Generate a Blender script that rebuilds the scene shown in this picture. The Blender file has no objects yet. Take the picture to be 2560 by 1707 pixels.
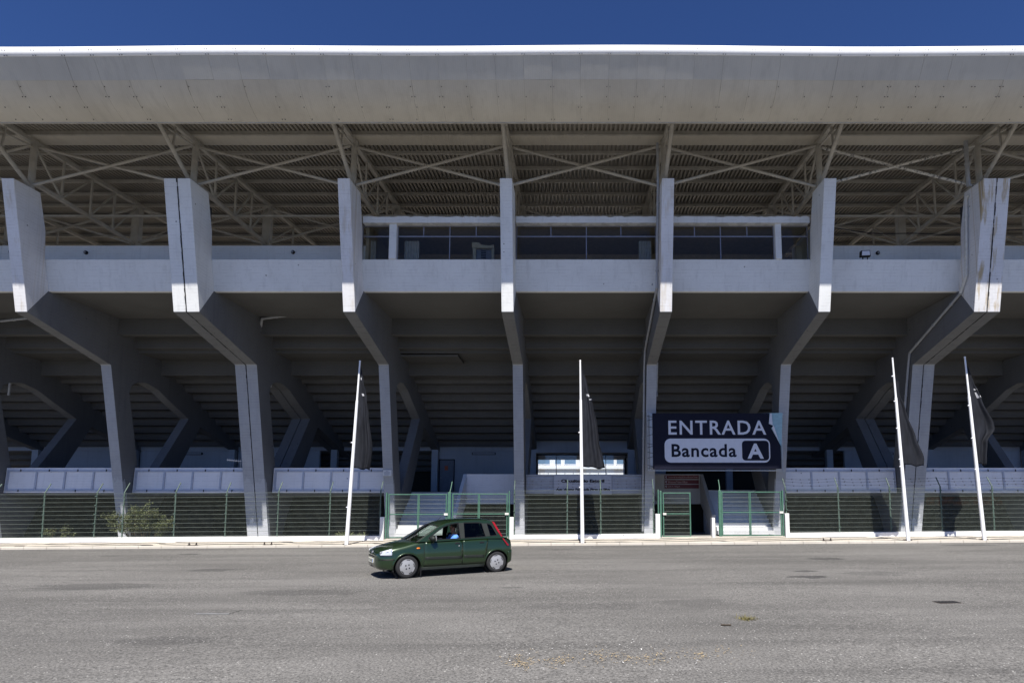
import bpy, bmesh, math, random
from mathutils import Vector, Matrix
from mathutils.geometry import tessellate_polygon
random.seed(7)
R = math.radians
scene = bpy.context.scene
COL = scene.collection

# ------------------------------------------------------------------ helpers
class MB:
    """collects shapes that become ONE mesh object"""
    def __init__(self):
        self.v = []; self.f = []; self.smooth = []
    def add(self, vs, fs, smooth=False):
        n = len(self.v)
        self.v += [tuple(p) for p in vs]
        for f in fs:
            self.f.append([i + n for i in f]); self.smooth.append(smooth)
        return self
    def box(self, x0, x1, y0, y1, z0, z1):
        vs = [(x0,y0,z0),(x1,y0,z0),(x1,y1,z0),(x0,y1,z0),(x0,y0,z1),(x1,y0,z1),(x1,y1,z1),(x0,y1,z1)]
        return self.add(vs, [(0,3,2,1),(4,5,6,7),(0,1,5,4),(1,2,6,5),(2,3,7,6),(3,0,4,7)])
    def tube(self, p, q, r, n=8, r2=None, caps=True):
        p = Vector(p); q = Vector(q); d = (q - p)
        if d.length < 1e-6: return self
        d.normalize()
        a = d.orthogonal().normalized(); b = d.cross(a)
        r2 = r if r2 is None else r2
        vs = []
        for c, rr in ((p, r), (q, r2)):
            for i in range(n):
                t = 2*math.pi*i/n
                vs.append(c + (a*math.cos(t) + b*math.sin(t))*rr)
        fs = [(i, (i+1) % n, n + (i+1) % n, n + i) for i in range(n)]
        self.add(vs, fs, n > 5)
        if caps:
            self.add(vs, [tuple(range(n))[::-1], tuple(range(n, 2*n))])
        return self
    def path(self, pts, r, n=8):
        for a, b in zip(pts[:-1], pts[1:]):
            self.tube(a, b, r, n)
        for c in pts[1:-1]:
            self.ball(c, r*1.02, n, max(4, n//2))
        return self
    def ball(self, c, r, n=8, m=5, sz=1.0):
        vs = []; fs = []
        for j in range(m+1):
            ph = math.pi*j/m
            for i in range(n):
                t = 2*math.pi*i/n
                vs.append((c[0]+r*math.sin(ph)*math.cos(t), c[1]+r*math.sin(ph)*math.sin(t), c[2]+r*sz*math.cos(ph)))
        for j in range(m):
            for i in range(n):
                fs.append((j*n+i, (j+1)*n+i, (j+1)*n+(i+1) % n, j*n+(i+1) % n))
        return self.add(vs, fs, True)
    def beam(self, p, q, w, h, up=(0,0,1)):
        """rectangular bar from p to q, w across, h along up"""
        p = Vector(p); q = Vector(q); d = (q-p).normalized(); up = Vector(up)
        s = d.cross(up)
        if s.length < 1e-4: s = d.cross(Vector((1,0,0)))
        s.normalize(); u = s.cross(d)
        vs = []
        for c in (p, q):
            for a, b in ((-1,-1),(1,-1),(1,1),(-1,1)):
                vs.append(c + s*(a*w/2) + u*(b*h/2))
        return self.add(vs, [(0,1,2,3)[::-1],(4,5,6,7),(0,1,5,4),(1,2,6,5),(2,3,7,6),(3,0,4,7)])
    def prism(self, poly, a0, a1, axis='x', holes=()):
        """polygon given in the plane across the axis, extruded along it"""
        loops = [list(poly)] + [list(h) for h in holes]
        def P(a, p):
            return {'x': (a, p[0], p[1]), 'y': (p[0], a, p[1]), 'z': (p[0], p[1], a)}[axis]
        tris = tessellate_polygon([[Vector((p[0], p[1], 0)) for p in l] for l in loops])
        flat = [p for l in loops for p in l]
        n = len(flat)
        vs = [P(a0, p) for p in flat] + [P(a1, p) for p in flat]
        fs = [tuple(t) for t in tris] + [tuple(i+n for i in t)[::-1] for t in tris]
        k = 0
        for l in loops:
            m = len(l)
            for i in range(m):
                j = (i+1) % m
                fs.append((k+i, k+j, n+k+j, n+k+i))
            k += m
        return self.add(vs, fs)
    def grid(self, rows, closed=False, smooth=True):
        m = len(rows[0]); vs = [p for r in rows for p in r]; fs = []
        for i in range(len(rows)-1):
            for j in range(m - (0 if closed else 1)):
                k = (j+1) % m
                fs.append((i*m+j, i*m+k, (i+1)*m+k, (i+1)*m+j))
        return self.add(vs, fs, smooth)
    def lathe(self, prof, c, axis, n=24, smooth=True):
        """prof: (radius, along) pairs about axis through c"""
        ax = Vector(axis).normalized(); a = ax.orthogonal().normalized(); b = ax.cross(a)
        rows = []
        for r, h in prof:
            rows.append([Vector(c) + ax*h + (a*math.cos(2*math.pi*i/n) + b*math.sin(2*math.pi*i/n))*r for i in range(n)])
        return self.grid(rows, closed=True, smooth=smooth)
    def map(self, fn):
        self.v = [tuple(fn(*p)) for p in self.v]; return self
    def drape(self, g):
        self.v = [(x, y, z + g(x)) for x, y, z in self.v]; return self
    def mesh(self, name, fix=True):
        me = bpy.data.meshes.new(name)
        me.from_pydata(self.v, [], self.f)
        for p, s in zip(me.polygons, self.smooth): p.use_smooth = s
        if fix:
            bm = bmesh.new(); bm.from_mesh(me)
            bmesh.ops.recalc_face_normals(bm, faces=bm.faces)
            bm.to_mesh(me); bm.free()
        me.update()
        return me

def tag(o, label=None, cat=None, group=None, kind=None):
    if label: o['label'] = label
    if cat: o['category'] = cat
    if group: o['group'] = group
    if kind: o['kind'] = kind
    return o
def obj(name, mb, mat, parent=None, label=None, cat=None, group=None, kind=None, fix=True, bevel=0):
    me = mb if isinstance(mb, bpy.types.Mesh) else mb.mesh(name, fix)
    if mat is not None and not me.materials: me.materials.append(mat)
    o = bpy.data.objects.new(name, me); COL.objects.link(o)
    if parent is not None: o.parent = parent
    if bevel:
        m = o.modifiers.new('Bevel', 'BEVEL'); m.width = bevel; m.segments = 2; m.limit_method = 'ANGLE'; m.angle_limit = R(40)
    return tag(o, label, cat, group, kind)
def empty(name, loc=(0,0,0), rz=0, label=None, cat=None, group=None, parent=None):
    o = bpy.data.objects.new(name, None); COL.objects.link(o)
    o.location = loc; o.rotation_euler = (0,0,rz); o.empty_display_size = .2
    if parent is not None: o.parent = parent
    return tag(o, label, cat, group)
def copy_tree(o, parent=None):
    c = o.copy(); COL.objects.link(c)
    if parent is not None: c.parent = parent
    for ch in [k for k in bpy.data.objects if k.parent == o]:
        copy_tree(ch, c)
    return c

# ------------------------------------------------------------------ materials
class NT:
    def __init__(self, name):
        self.m = bpy.data.materials.new(name); self.m.use_nodes = True
        self.t = self.m.node_tree; self.n = self.t.nodes
        self.b = self.n['Principled BSDF']
        self.co = self.n.new('ShaderNodeTexCoord').outputs['Object']
    def geo(self):
        return self.n.new('ShaderNodeNewGeometry').outputs['Position']
    def mapping(self, vec, scale=(1,1,1), loc=(0,0,0), rot=(0,0,0)):
        k = self.n.new('ShaderNodeMapping'); k.inputs['Scale'].default_value = scale
        k.inputs['Location'].default_value = loc; k.inputs['Rotation'].default_value = rot
        self.t.links.new(vec, k.inputs['Vector']); return k.outputs[0]
    def noise(self, vec, scale, detail=4, rough=.55, dist=0):
        k = self.n.new('ShaderNodeTexNoise'); k.inputs['Scale'].default_value = scale
        k.inputs['Detail'].default_value = detail; k.inputs['Roughness'].default_value = rough
        k.inputs['Distortion'].default_value = dist
        self.t.links.new(vec, k.inputs['Vector']); return k.outputs['Fac']
    def voro(self, vec, scale, feature='F1', out='Distance'):
        k = self.n.new('ShaderNodeTexVoronoi'); k.inputs['Scale'].default_value = scale; k.feature = feature
        self.t.links.new(vec, k.inputs['Vector']); return k.outputs[out]
    def ramp(self, fac, stops):
        k = self.n.new('ShaderNodeValToRGB'); e = k.color_ramp.elements
        while len(e) < len(stops): e.new(.5)
        for el, (p, c) in zip(e, stops):
            el.position = p
            if not hasattr(c, '__len__'): c = (c, c, c)
            el.color = (*c[:3], 1)
        self.t.links.new(fac, k.inputs[0]); return k.outputs[0]
    def mix(self, fac, a, b, mode='MIX'):
        k = self.n.new('ShaderNodeMix'); k.data_type = 'RGBA'; k.blend_type = mode
        for s, val in ((0, fac), (6, a), (7, b)):
            if hasattr(val, 'links') or isinstance(val, bpy.types.NodeSocket): self.t.links.new(val, k.inputs[s])
            elif s == 0: k.inputs[0].default_value = val
            else: k.inputs[s].default_value = (*val[:3], 1) if hasattr(val, '__len__') else (val, val, val, 1)
        return k.outputs[2]
    def math(self, op, a, b=None, c=None):
        k = self.n.new('ShaderNodeMath'); k.operation = op
        for i, val in enumerate((a, b, c)):
            if val is None: continue
            if isinstance(val, bpy.types.NodeSocket): self.t.links.new(val, k.inputs[i])
            else: k.inputs[i].default_value = val
        return k.outputs[0]
    def sep(self, vec):
        k = self.n.new('ShaderNodeSeparateXYZ'); self.t.links.new(vec, k.inputs[0]); return k.outputs
    def bump(self, h, strength=.3, dist=.01):
        k = self.n.new('ShaderNodeBump'); k.inputs['Strength'].default_value = strength; k.inputs['Distance'].default_value = dist
        self.t.links.new(h, k.inputs['Height']); self.t.links.new(k.outputs[0], self.b.inputs['Normal'])
    def out(self, color=None, rough=.8, metal=0, spec=.3, coat=0, **kw):
        b = self.b
        if color is not None:
            if isinstance(color, bpy.types.NodeSocket): self.t.links.new(color, b.inputs['Base Color'])
            else: b.inputs['Base Color'].default_value = (*color[:3], 1)
        if isinstance(rough, bpy.types.NodeSocket): self.t.links.new(rough, b.inputs['Roughness'])
        else: b.inputs['Roughness'].default_value = rough
        b.inputs['Metallic'].default_value = metal
        b.inputs['Specular IOR Level'].default_value = spec
        b.inputs['Coat Weight'].default_value = coat; b.inputs['Coat Roughness'].default_value = .06
        for k, v in kw.items(): b.inputs[k].default_value = v
        return self.m

def plain(name, col, rough=.6, metal=0, spec=.35, coat=0, var=.12, scale=6, **kw):
    k = NT(name)
    f = k.noise(k.geo(), scale, 4)
    c = k.mix(k.ramp(f, [(.3, 0), (.75, 1)]), tuple(x*(1-var) for x in col), tuple(min(1, x*(1+var)) for x in col))
    return k.out(c, rough, metal, spec, coat, **kw)

def concrete(name, col, dirt, streak=.35, pits=True, boards=True, rust=None, low=None):
    k = NT(name); P = k.geo()
    big = k.noise(P, .55, 5, .6)
    c = k.mix(k.ramp(big, [(.35, 0), (.75, .55)]), col, dirt)
    st = k.noise(k.mapping(P, (3.0, 3.0, .16)), 1.6, 5, .65)
    c = k.mix(k.math('MULTIPLY', k.ramp(st, [(.52, 0), (.74, 1)]), streak), c, tuple(x*.55 for x in dirt))
    fine = k.noise(P, 14, 5, .7)
    c = k.mix(k.math('MULTIPLY', k.ramp(fine, [(.4, 0), (.7, 1)]), .22), c, dirt)
    if pits:
        vo = k.voro(P, 1.3); pn = k.noise(P, 6, 2)
        pit = k.math('LESS_THAN', k.math('ADD', vo, k.math('MULTIPLY', pn, .05)), .070)
        c = k.mix(k.math('MULTIPLY', pit, .7), c, tuple(x*.22 for x in dirt))
    if rust:
        z = k.sep(P)[2]; lo, hi, amt = rust
        rs = k.noise(k.mapping(P, (4.2, 3.4, .05), (3.3, 1.7, 0)), 1.1, 4, .6)
        m = k.math('MULTIPLY', k.ramp(rs, [(.52, 0), (.66, 1)]), amt)
        c = k.mix(m, c, (.42, .31, .15))
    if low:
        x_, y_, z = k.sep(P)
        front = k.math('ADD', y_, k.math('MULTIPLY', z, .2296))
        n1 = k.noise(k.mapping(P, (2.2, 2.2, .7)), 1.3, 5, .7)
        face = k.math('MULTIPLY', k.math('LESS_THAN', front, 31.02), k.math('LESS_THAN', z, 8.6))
        c = k.mix(face, c, k.mix(k.ramp(n1, [(.35,0),(.7,.6)]), (.36,.375,.40), (.28,.29,.31)))  # leg fronts lightened: daylight on them, against shaded sides, is put into the colour
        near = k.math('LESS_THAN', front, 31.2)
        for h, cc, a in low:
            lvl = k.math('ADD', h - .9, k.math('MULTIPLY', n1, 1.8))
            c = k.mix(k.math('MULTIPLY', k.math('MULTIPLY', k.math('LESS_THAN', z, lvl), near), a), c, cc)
    k_h = k.noise(P, 9, 5, .7)
    if boards:
        w = k.math('FRACT', k.math('MULTIPLY', k.sep(P)[2], 7.5))
        edge = k.math('LESS_THAN', w, .1)
        brk = k.ramp(k.noise(k.mapping(P, (1.2, 1.2, 7)), 2.0, 2), [(.46, 0), (.56, 1)])
        ed = k.math('MULTIPLY', edge, brk)
        c = k.mix(k.math('MULTIPLY', ed, .28), c, tuple(x*.4 for x in dirt))
        k_h = k.math('SUBTRACT', k_h, k.math('MULTIPLY', ed, .5))
    k.bump(k_h, .35, .012)
    return k.out(c, .85, 0, .2)

M = {}
M['white_concrete'] = concrete('white painted concrete', (.80,.81,.795), (.62,.625,.61), .25)
M['rusty_concrete'] = concrete('rust streaked white concrete', (.79,.79,.80), (.60,.59,.57), .3, rust=(9,15,.85))
M['stained_concrete'] = concrete('yellow stained white concrete', (.79,.79,.80), (.60,.59,.57), .3, rust=(9,15,.32))
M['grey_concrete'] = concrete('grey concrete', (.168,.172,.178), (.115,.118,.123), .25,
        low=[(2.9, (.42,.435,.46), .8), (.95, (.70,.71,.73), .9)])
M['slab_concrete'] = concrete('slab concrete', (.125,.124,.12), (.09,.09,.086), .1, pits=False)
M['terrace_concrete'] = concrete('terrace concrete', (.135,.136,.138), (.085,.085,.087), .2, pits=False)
M['mezz_paint'] = concrete('mezzanine wall paint', (.40,.42,.46), (.30,.32,.35), .25, pits=False)
M['panel_white'] = concrete('white board panel', (.80,.80,.82), (.68,.68,.70), .18)
M['panel_grey'] = plain('grey aluminium panel', (.33,.34,.37), .5, .2)
M['board_grey'] = plain('pale grey board', (.40,.41,.45), .5, var=.06)
M['panel_frame'] = plain('blue grey panel frame', (.42,.45,.53), .5)
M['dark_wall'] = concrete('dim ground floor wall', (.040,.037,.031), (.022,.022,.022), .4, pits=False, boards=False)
M['low_wall'] = concrete('white kerb wall', (.82,.82,.82), (.66,.65,.62), .25, boards=False)
M['step_white'] = concrete('white steps', (.68,.69,.70), (.5,.5,.5), .2, boards=False, pits=False)
M['wall_beige'] = concrete('beige plaster', (.44,.43,.41), (.34,.33,.31), .15, boards=False, pits=False)
M['steel'] = plain('cream painted steel', (.43,.405,.35), .55, 0, .35, var=.15, scale=3)
M['steel_grey'] = plain('grey galvanised steel', (.42,.42,.41), .45, .5)
M['peeling'] = None
M['black'] = plain('black plastic', (.012,.012,.013), .5)
M['rubber'] = plain('tyre rubber', (.022,.022,.023), .8)
M['pipe'] = plain('grey pipe', (.36,.37,.38), .5)
M['pipe_white'] = plain('white pipe', (.62,.61,.56), .5)
M['crack'] = plain('joint filler', (.03,.03,.032), .9)
M['pole'] = plain('white pole paint', (.86,.86,.86), .25, 0, .5, var=.03)
M['green'] = plain('green gate paint', (.062,.145,.10), .4, 0, .5, var=.2, scale=5)
M['post'] = plain('weathered grey green post', (.085,.125,.10), .5, .1, .4, var=.2)
M['wire'] = plain('galvanised green wire', (.40,.45,.40), .35, .35, .5, var=.2)
M['mesh_wire'] = plain('pale fence wire', (.22,.25,.21), .4, .2, .5, var=.2)
M['navy'] = plain('navy sign vinyl', (.009,.010,.022), .6, 0, .15, var=.15, scale=2)
M['sign_white'] = plain('sign white', (.62,.64,.70), .5, var=.04)
M['teal'] = plain('teal sign backing', (.30,.47,.52), .6)
M['maroon'] = plain('maroon sign', (.11,.012,.018), .45)
M['text_pale'] = plain('pale lettering', (.55,.42,.40), .6)
M['text_dark'] = plain('dark lettering', (.004,.004,.012), .8, 0, .1)
M['door'] = plain('grey door', (.15,.16,.19), .5)
M['orange'] = plain('orange plaque', (.42,.08,.02), .5)
M['curtain'] = plain('pale curtain', (.45,.47,.48), .9)
M['cooler'] = plain('cream plastic', (.62,.60,.50), .5)
M['pane_blue'] = plain('blue window pane', (.16,.25,.36), .15, 0, .8)
M['room'] = plain('dim room paint', (.50,.44,.34), .9)
M['alu'] = plain('window aluminium', (.24,.24,.27), .45, .4)

def roof_mat():
    k = NT('corrugated roof sheet'); P = k.geo()
    c = k.mix(k.ramp(k.noise(P, .4, 5, .6), [(.35,0),(.7,1)]), (.36,.33,.28), (.26,.24,.20))
    c = k.mix(k.math('MULTIPLY', k.ramp(k.noise(k.mapping(P,(3,.3,1)), 1.2, 5, .7), [(.5,0),(.75,1)]), .5), c, (.22,.19,.15))
    return k.out(c, .5, .0, .5)
M['roof'] = roof_mat()
def fascia_mat(name, a, b):
    k = NT(name); P = k.geo()
    c = k.mix(k.ramp(k.noise(P, .35, 5, .6), [(.36,0),(.68,1)]), a, b)
    w = k.math('FRACT', k.math('MULTIPLY', k.sep(P)[0], 13.0))
    rib = k.math('ABSOLUTE', k.math('SUBTRACT', w, .5))
    c = k.mix(k.math('MULTIPLY', k.math('GREATER_THAN', rib, .42), .10), c, tuple(x*.5 for x in b))
    st = k.noise(k.mapping(P, (1.6,.5,.5)), 2.2, 5, .7)
    c = k.mix(k.math('MULTIPLY', k.ramp(st, [(.5,0),(.75,1)]), .35), c, tuple(x*.7 for x in b))
    k.bump(rib, .12, .01)
    return k.out(c, .55, 0, .35)
M['fascia_low'] = fascia_mat('cream fascia sheet', (.60,.56,.47), (.50,.46,.38))
M['fascia_up'] = fascia_mat('pale grey fascia sheet', (.55,.53,.47), (.47,.455,.41))
M['lip'] = plain('white gutter lip', (.85,.85,.84), .45, var=.03)

def peel():
    k = NT('peeling brace paint'); P = k.geo()
    f = k.noise(k.mapping(P, (1,1,1)), 7, 5, .7)
    return k.out(k.mix(k.ramp(f, [(.53,0),(.58,1)]), (.58,.56,.50), (.17,.165,.16)), .7)
M['peeling'] = peel()

def asphalt(spots):
    k = NT('worn asphalt'); P = k.geo()
    big = k.noise(k.mapping(P, (.12,.3,.3)), 1.0, 6, .6)
    c = k.mix(k.ramp(big, [(.38,0),(.62,1)]), (.215,.208,.196), (.142,.137,.129))
    stre = k.noise(k.mapping(P, (.07,.85,1), rot=(0,0,R(3))), 1.3, 6, .68)
    c = k.mix(k.math('MULTIPLY', k.ramp(stre, [(.47,0),(.70,1)]), .75), c, (.105,.102,.097))
    # oil and patching marks where the ground shows them
    vn = k.noise(k.mapping(P, (1,2.2,1)), 1.9, 5, .65); sx, sy, sz = k.sep(P)
    for (X, Y, rx, ry, a_) in spots:
        dx = k.math('MULTIPLY', k.math('SUBTRACT', sx, X), 1/rx); dy = k.math('MULTIPLY', k.math('SUBTRACT', sy, Y), 1/ry)
        d = k.math('ADD', k.math('ADD', k.math('MULTIPLY', dx, dx), k.math('MULTIPLY', dy, dy)), k.math('MULTIPLY', k.math('SUBTRACT', vn, .5), 3.2))
        c = k.mix(k.math('MULTIPLY', k.ramp(d, [(.55,1),(1.0,0)]), a_), c, (.045,.044,.045))
    sp = k.noise(P, 31, 4, .8)
    c = k.mix(k.ramp(sp, [(.36,.95),(.52,0)]), c, (.05,.049,.047))
    c = k.mix(k.ramp(sp, [(.54,0),(.72,.75)]), c, (.37,.36,.34))
    blot = k.noise(P, 3.2, 5, .7)
    c = k.mix(k.ramp(blot, [(.54,0),(.68,.4)]), c, (.09,.088,.085))
    st = k.voro(P, 17)
    sel = k.noise(P, 5, 2)
    c = k.mix(k.math('MULTIPLY', k.math('LESS_THAN', st, .17), k.ramp(sel, [(.54,0),(.6,.9)])), c, (.55,.54,.51))
    h = k.math('ADD', k.noise(P, 34, 3, .75), k.math('MULTIPLY', k.noise(P, 1.2, 3), .6))
    k.bump(h, .6, .025)
    return k.out(c, .9, 0, .25)

def pavement_mat():
    k = NT('wave patterned cobbles'); P = k.geo(); s = k.sep(P)
    n1 = k.noise(k.mapping(P, (.35,.35,0)), 1.0, 2)
    ph = k.math('ADD', k.math('MULTIPLY', s[0], 1.25), k.math('MULTIPLY', n1, 9.0))
    wav = k.math('MULTIPLY', k.math('SINE', ph), .30)
    yy = k.math('ADD', k.math('MULTIPLY', s[1], 1.0), wav)
    band = k.math('SINE', k.math('ADD', k.math('MULTIPLY', yy, 6.4), k.math('MULTIPLY', n1, 4.0)))
    m = k.ramp(band, [(.12,0),(.25,1)])
    cob = k.voro(P, 12, 'DISTANCE_TO_EDGE')
    c = k.mix(m, (.62,.57,.49), (.07,.068,.067))
    c = k.mix(k.ramp(k.noise(P, 1.1, 5, .6), [(.4,0),(.7,.45)]), c, (.40,.35,.28))
    c = k.mix(k.ramp(cob, [(.02,.5),(.07,0)]), c, (.18,.16,.14))
    k.bump(cob, .4, .01)
    return k.out(c, .8, 0, .25)
M['pavement'] = pavement_mat()
M['kerb'] = concrete('limestone kerb', (.58,.54,.47), (.42,.38,.32), .1, boards=False, pits=False)
M['yard'] = concrete('yard concrete', (.20,.20,.195), (.14,.14,.135), 0, boards=False, pits=False)
M['earth'] = plain('dry ground', (.22,.19,.14), .95, var=.3, scale=.3)

def glass(name, tint, refl=.5, alpha=.6, rough=.02):
    k = NT(name); t = k.t
    tr = k.n.new('ShaderNodeBsdfTransparent'); tr.inputs[0].default_value = (*tint, 1)
    gl = k.n.new('ShaderNodeBsdfGlossy'); gl.inputs[1].default_value = rough; gl.inputs[0].default_value = (.9,.9,.9,1)
    base = .03 if refl > .3 else .012
    lw = k.n.new('ShaderNodeLayerWeight'); lw.inputs[0].default_value = .25
    f = k.math('ADD', k.math('MULTIPLY', lw.outputs['Fresnel'], refl), base)
    mx = k.n.new('ShaderNodeMixShader'); t.links.new(f, mx.inputs[0]); t.links.new(tr.outputs[0], mx.inputs[1]); t.links.new(gl.outputs[0], mx.inputs[2])
    t.links.new(mx.outputs[0], k.n['Material Output'].inputs['Surface'])
    return k.m
M['glass'] = glass('window glass', (.80,.80,.77), .07)
M['glass_door'] = glass('door glass', (.85,.88,.9), .5)
M['car_glass'] = glass('car glass', (.42,.50,.46), .9)
M['car_glass_dark'] = glass('tinted car glass', (.14,.16,.15), .25)
M['windscreen'] = glass('windscreen glass', (.68,.74,.70), 1.2)

def cloth(name, col, trans=.25):
    k = NT(name); t = k.t
    k.out(col, .75, 0, .3)
    f = k.noise(k.mapping(k.geo(), (2,2,.6)), 2.5, 4)
    c = k.mix(k.ramp(f, [(.35,0),(.7,1)]), tuple(x*.7 for x in col), tuple(x*1.4 for x in col)); t.links.new(c, k.b.inputs['Base Color'])
    tl = k.n.new('ShaderNodeBsdfTranslucent'); t.links.new(c, tl.inputs[0])
    mx = k.n.new('ShaderNodeMixShader'); mx.inputs[0].default_value = trans
    t.links.new(k.b.outputs[0], mx.inputs[1]); t.links.new(tl.outputs[0], mx.inputs[2])
    t.links.new(mx.outputs[0], k.n['Material Output'].inputs['Surface'])
    return k.m
M['flag'] = cloth('black flag cloth', (.019,.021,.028), .3)
M['flag_ink'] = plain('white flag print', (.5,.5,.52), .7)

def leafm(name, a, b):
    k = NT(name); t = k.t
    inf = k.noise(k.geo(), 7, 3)
    c = k.mix(k.ramp(inf, [(.35,0),(.65,1)]), a, b); k.out(c, .6, 0, .3)
    tl = k.n.new('ShaderNodeBsdfTranslucent'); t.links.new(c, tl.inputs[0])
    mx = k.n.new('ShaderNodeMixShader'); mx.inputs[0].default_value = .3
    t.links.new(k.b.outputs[0], mx.inputs[1]); t.links.new(tl.outputs[0], mx.inputs[2])
    t.links.new(mx.outputs[0], k.n['Material Output'].inputs['Surface'])
    return k.m
M['leaf'] = leafm('shrub leaves', (.09,.115,.045), (.185,.20,.10))
M['leaf_pale'] = leafm('pale grassy leaves', (.16,.19,.08), (.28,.30,.15))
M['stem'] = plain('stems', (.10,.07,.04), .9)
M['straw'] = plain('dry straw', (.36,.28,.165), .9, var=.5, scale=30)
M['mural'] = plain('faded painted mural', (.16,.06,.03), .8, var=.9, scale=3)
M['dry_weed'] = plain('dry weed', (.17,.15,.06), .9, var=.4, scale=30)
M['paper'] = plain('paper scrap', (.75,.74,.72), .8)
M['twig'] = plain('dark twig', (.05,.035,.02), .9)
M['iron'] = plain('iron grating', (.055,.045,.04), .7)

# car
def carpaint():
    k = NT('dark green metallic paint'); P = k.geo()
    f = k.noise(P, 900, 2)
    c = k.mix(k.ramp(f, [(.4,0),(.7,1)]), (.010,.027,.007), (.018,.046,.013))
    return k.out(c, .32, .35, .5, 1.0)
M['paint'] = carpaint()
M['trim'] = plain('dark bumper trim', (.018,.022,.019), .55)
M['hub'] = plain('silver wheel cover', (.36,.36,.365), .4, .25, .5, var=.04)
M['lamp'] = plain('clear headlamp', (.72,.75,.80), .12, .3, .8, var=.1, scale=25)
M['red_lamp'] = plain('red lamp lens', (.27,.010,.014), .2, 0, .6)
M['amber'] = plain('amber lens', (.75,.20,.015), .25)
M['interior'] = plain('car interior', (.03,.031,.033), .9)
M['seat'] = plain('seat fabric', (.06,.065,.075), .95)
M['plate'] = plain('number plate', (.75,.74,.62), .5, var=.03)
M['skin'] = plain('skin', (.35,.18,.11), .6)
M['hair'] = plain('dark hair', (.015,.011,.009), .7)
M['shirt'] = plain('blue shirt', (.12,.30,.78), .85, var=.15, scale=14)
M['trousers'] = plain('dark trousers', (.03,.035,.05), .9)
# ------------------------------------------------------------------ camera, light, sky
F_PX, CX, CY, PITCH, EYE = 1500.0, 1435.0, 1101.6, R(5.5), 2.04
cam = bpy.data.cameras.new('camera'); co = bpy.data.objects.new('camera', cam); COL.objects.link(co)
cam.sensor_width = 36; cam.lens = F_PX/2560*36
cam.shift_x = -(CX-1280)/2560; cam.shift_y = (CY-853.5)/2560
cam.clip_end = 2000; cam.clip_start = .1
co.location = (0,0,EYE); co.rotation_euler = (R(90)+PITCH, 0, 0)
scene.camera = co
def at(px, py, Y):
    """world point seen at photo pixel (px,py) on the vertical plane at distance Y"""
    a = math.atan((CY-py)/F_PX) + PITCH
    z = Y*math.tan(a)
    d = Y*math.cos(PITCH) + z*math.sin(PITCH)
    return ((px-CX)/F_PX*d, Y, EYE+z)
def on_ground(px, py):
    g = 0.05
    for _ in range(6):
        a = math.atan((CY-py)/F_PX) + PITCH
        Y = (EYE-g)/math.tan(-a)
        z = g-EYE; d = Y*math.cos(PITCH) + z*math.sin(PITCH)
        X = (px-CX)/F_PX*d; g = road(X)
    return X, Y, g

def road(x): return .05 + .0071*max(-45, min(45, x))
def pave(x): return road(x) + .13

EL, AZ = R(54.7), R(2.2)
S = Vector((math.cos(EL)*math.sin(AZ), -math.cos(EL)*math.cos(AZ), math.sin(EL)))
sl = bpy.data.lights.new('sun', 'SUN'); sl.energy = 4.2; sl.angle = R(.5); sl.color = (1,.955,.89)
so = bpy.data.objects.new('sun', sl); COL.objects.link(so)
so.rotation_euler = (-S).to_track_quat('-Z','Y').to_euler(); so.location = (0,-20,40)
w = bpy.data.worlds.new('World'); scene.world = w; w.use_nodes = True
nt = w.node_tree; bg = nt.nodes['Background']
sky = nt.nodes.new('ShaderNodeTexSky'); sky.sky_type = 'NISHITA'; sky.sun_disc = False
sky.sun_elevation = EL; sky.sun_rotation = math.pi - AZ
sky.altitude = 2500; sky.air_density = 1.0; sky.dust_density = 0; sky.ozone_density = 10.0
tint = nt.nodes.new('ShaderNodeMix'); tint.data_type = 'RGBA'; tint.blend_type = 'MULTIPLY'; tint.inputs[0].default_value = 1
tint.inputs[7].default_value = (.75,.83,1.07,1); nt.links.new(sky.outputs[0], tint.inputs[6])   # deep polarised blue
nt.links.new(tint.outputs[2], bg.inputs[0]); bg.inputs[1].default_value = .06
scene.view_settings.view_transform = 'Standard'; scene.view_settings.look = 'None'
scene.view_settings.exposure = .85; scene.view_settings.gamma = 1.0
scene.cycles.max_bounces = 8; scene.cycles.transparent_max_bounces = 24

# ------------------------------------------------------------------ ground
M['asphalt'] = asphalt([(*on_ground(px_, py_)[:2], rx_, ry_, a_) for px_, py_, rx_, ry_, a_ in (
    (2066,1396,.62,.45,.8),(2012,1427,.42,.2,.8),(2020,1441,.60,.28,.9),(2190,1432,.9,.5,.35),(540,1424,.8,.45,.5),(470,1385,.45,.3,.7),(280,1389,.5,.2,.6),
    (1830,1362,1.1,.35,.6),(1395,1373,.8,.35,.5),(1280,1468,.3,.12,.6),(2420,1362,1.3,.5,.55),(1740,1505,.8,.5,.3),(420,1600,.7,.35,.35),(1450,1515,1.4,.4,.35),(240,1465,1.6,.6,.45),(760,1480,1.5,.5,.35))])
xs = [-400,-120,-45] + list(range(-40,41,5)) + [45,120,400]
m = MB(); m.grid([[(x, y, road(x)) for x in xs] for y in (-300,-60,0,8,16,22,26.0)], smooth=False)
obj('asphalt_ground', m, M['asphalt'], kind='structure')
KY0, KY1, WY = 25.95, 26.22, 28.30      # kerb front, kerb back, wall front
m = MB()
for i in range(-48, 45):
    x0 = i*.98; m.box(x0+.004, x0+.976, KY0+random.uniform(-.004,.004), KY1, -.3, .105+random.uniform(-.003,.003))
m.drape(road); obj('kerb', m, M['kerb'], kind='structure', bevel=.02)
m = MB(); m.grid([[(x, y, road(x)+z) for x in xs] for y, z in ((KY1+.002,.10),(28.6,.135))], smooth=False)
obj('pavement', m, M['pavement'], kind='structure')
m = MB(); m.grid([[(x, y, road(x)+.06) for x in xs] for y in (28.6,34.95)], smooth=False)
obj('yard', m, M['yard'], kind='structure')
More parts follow.
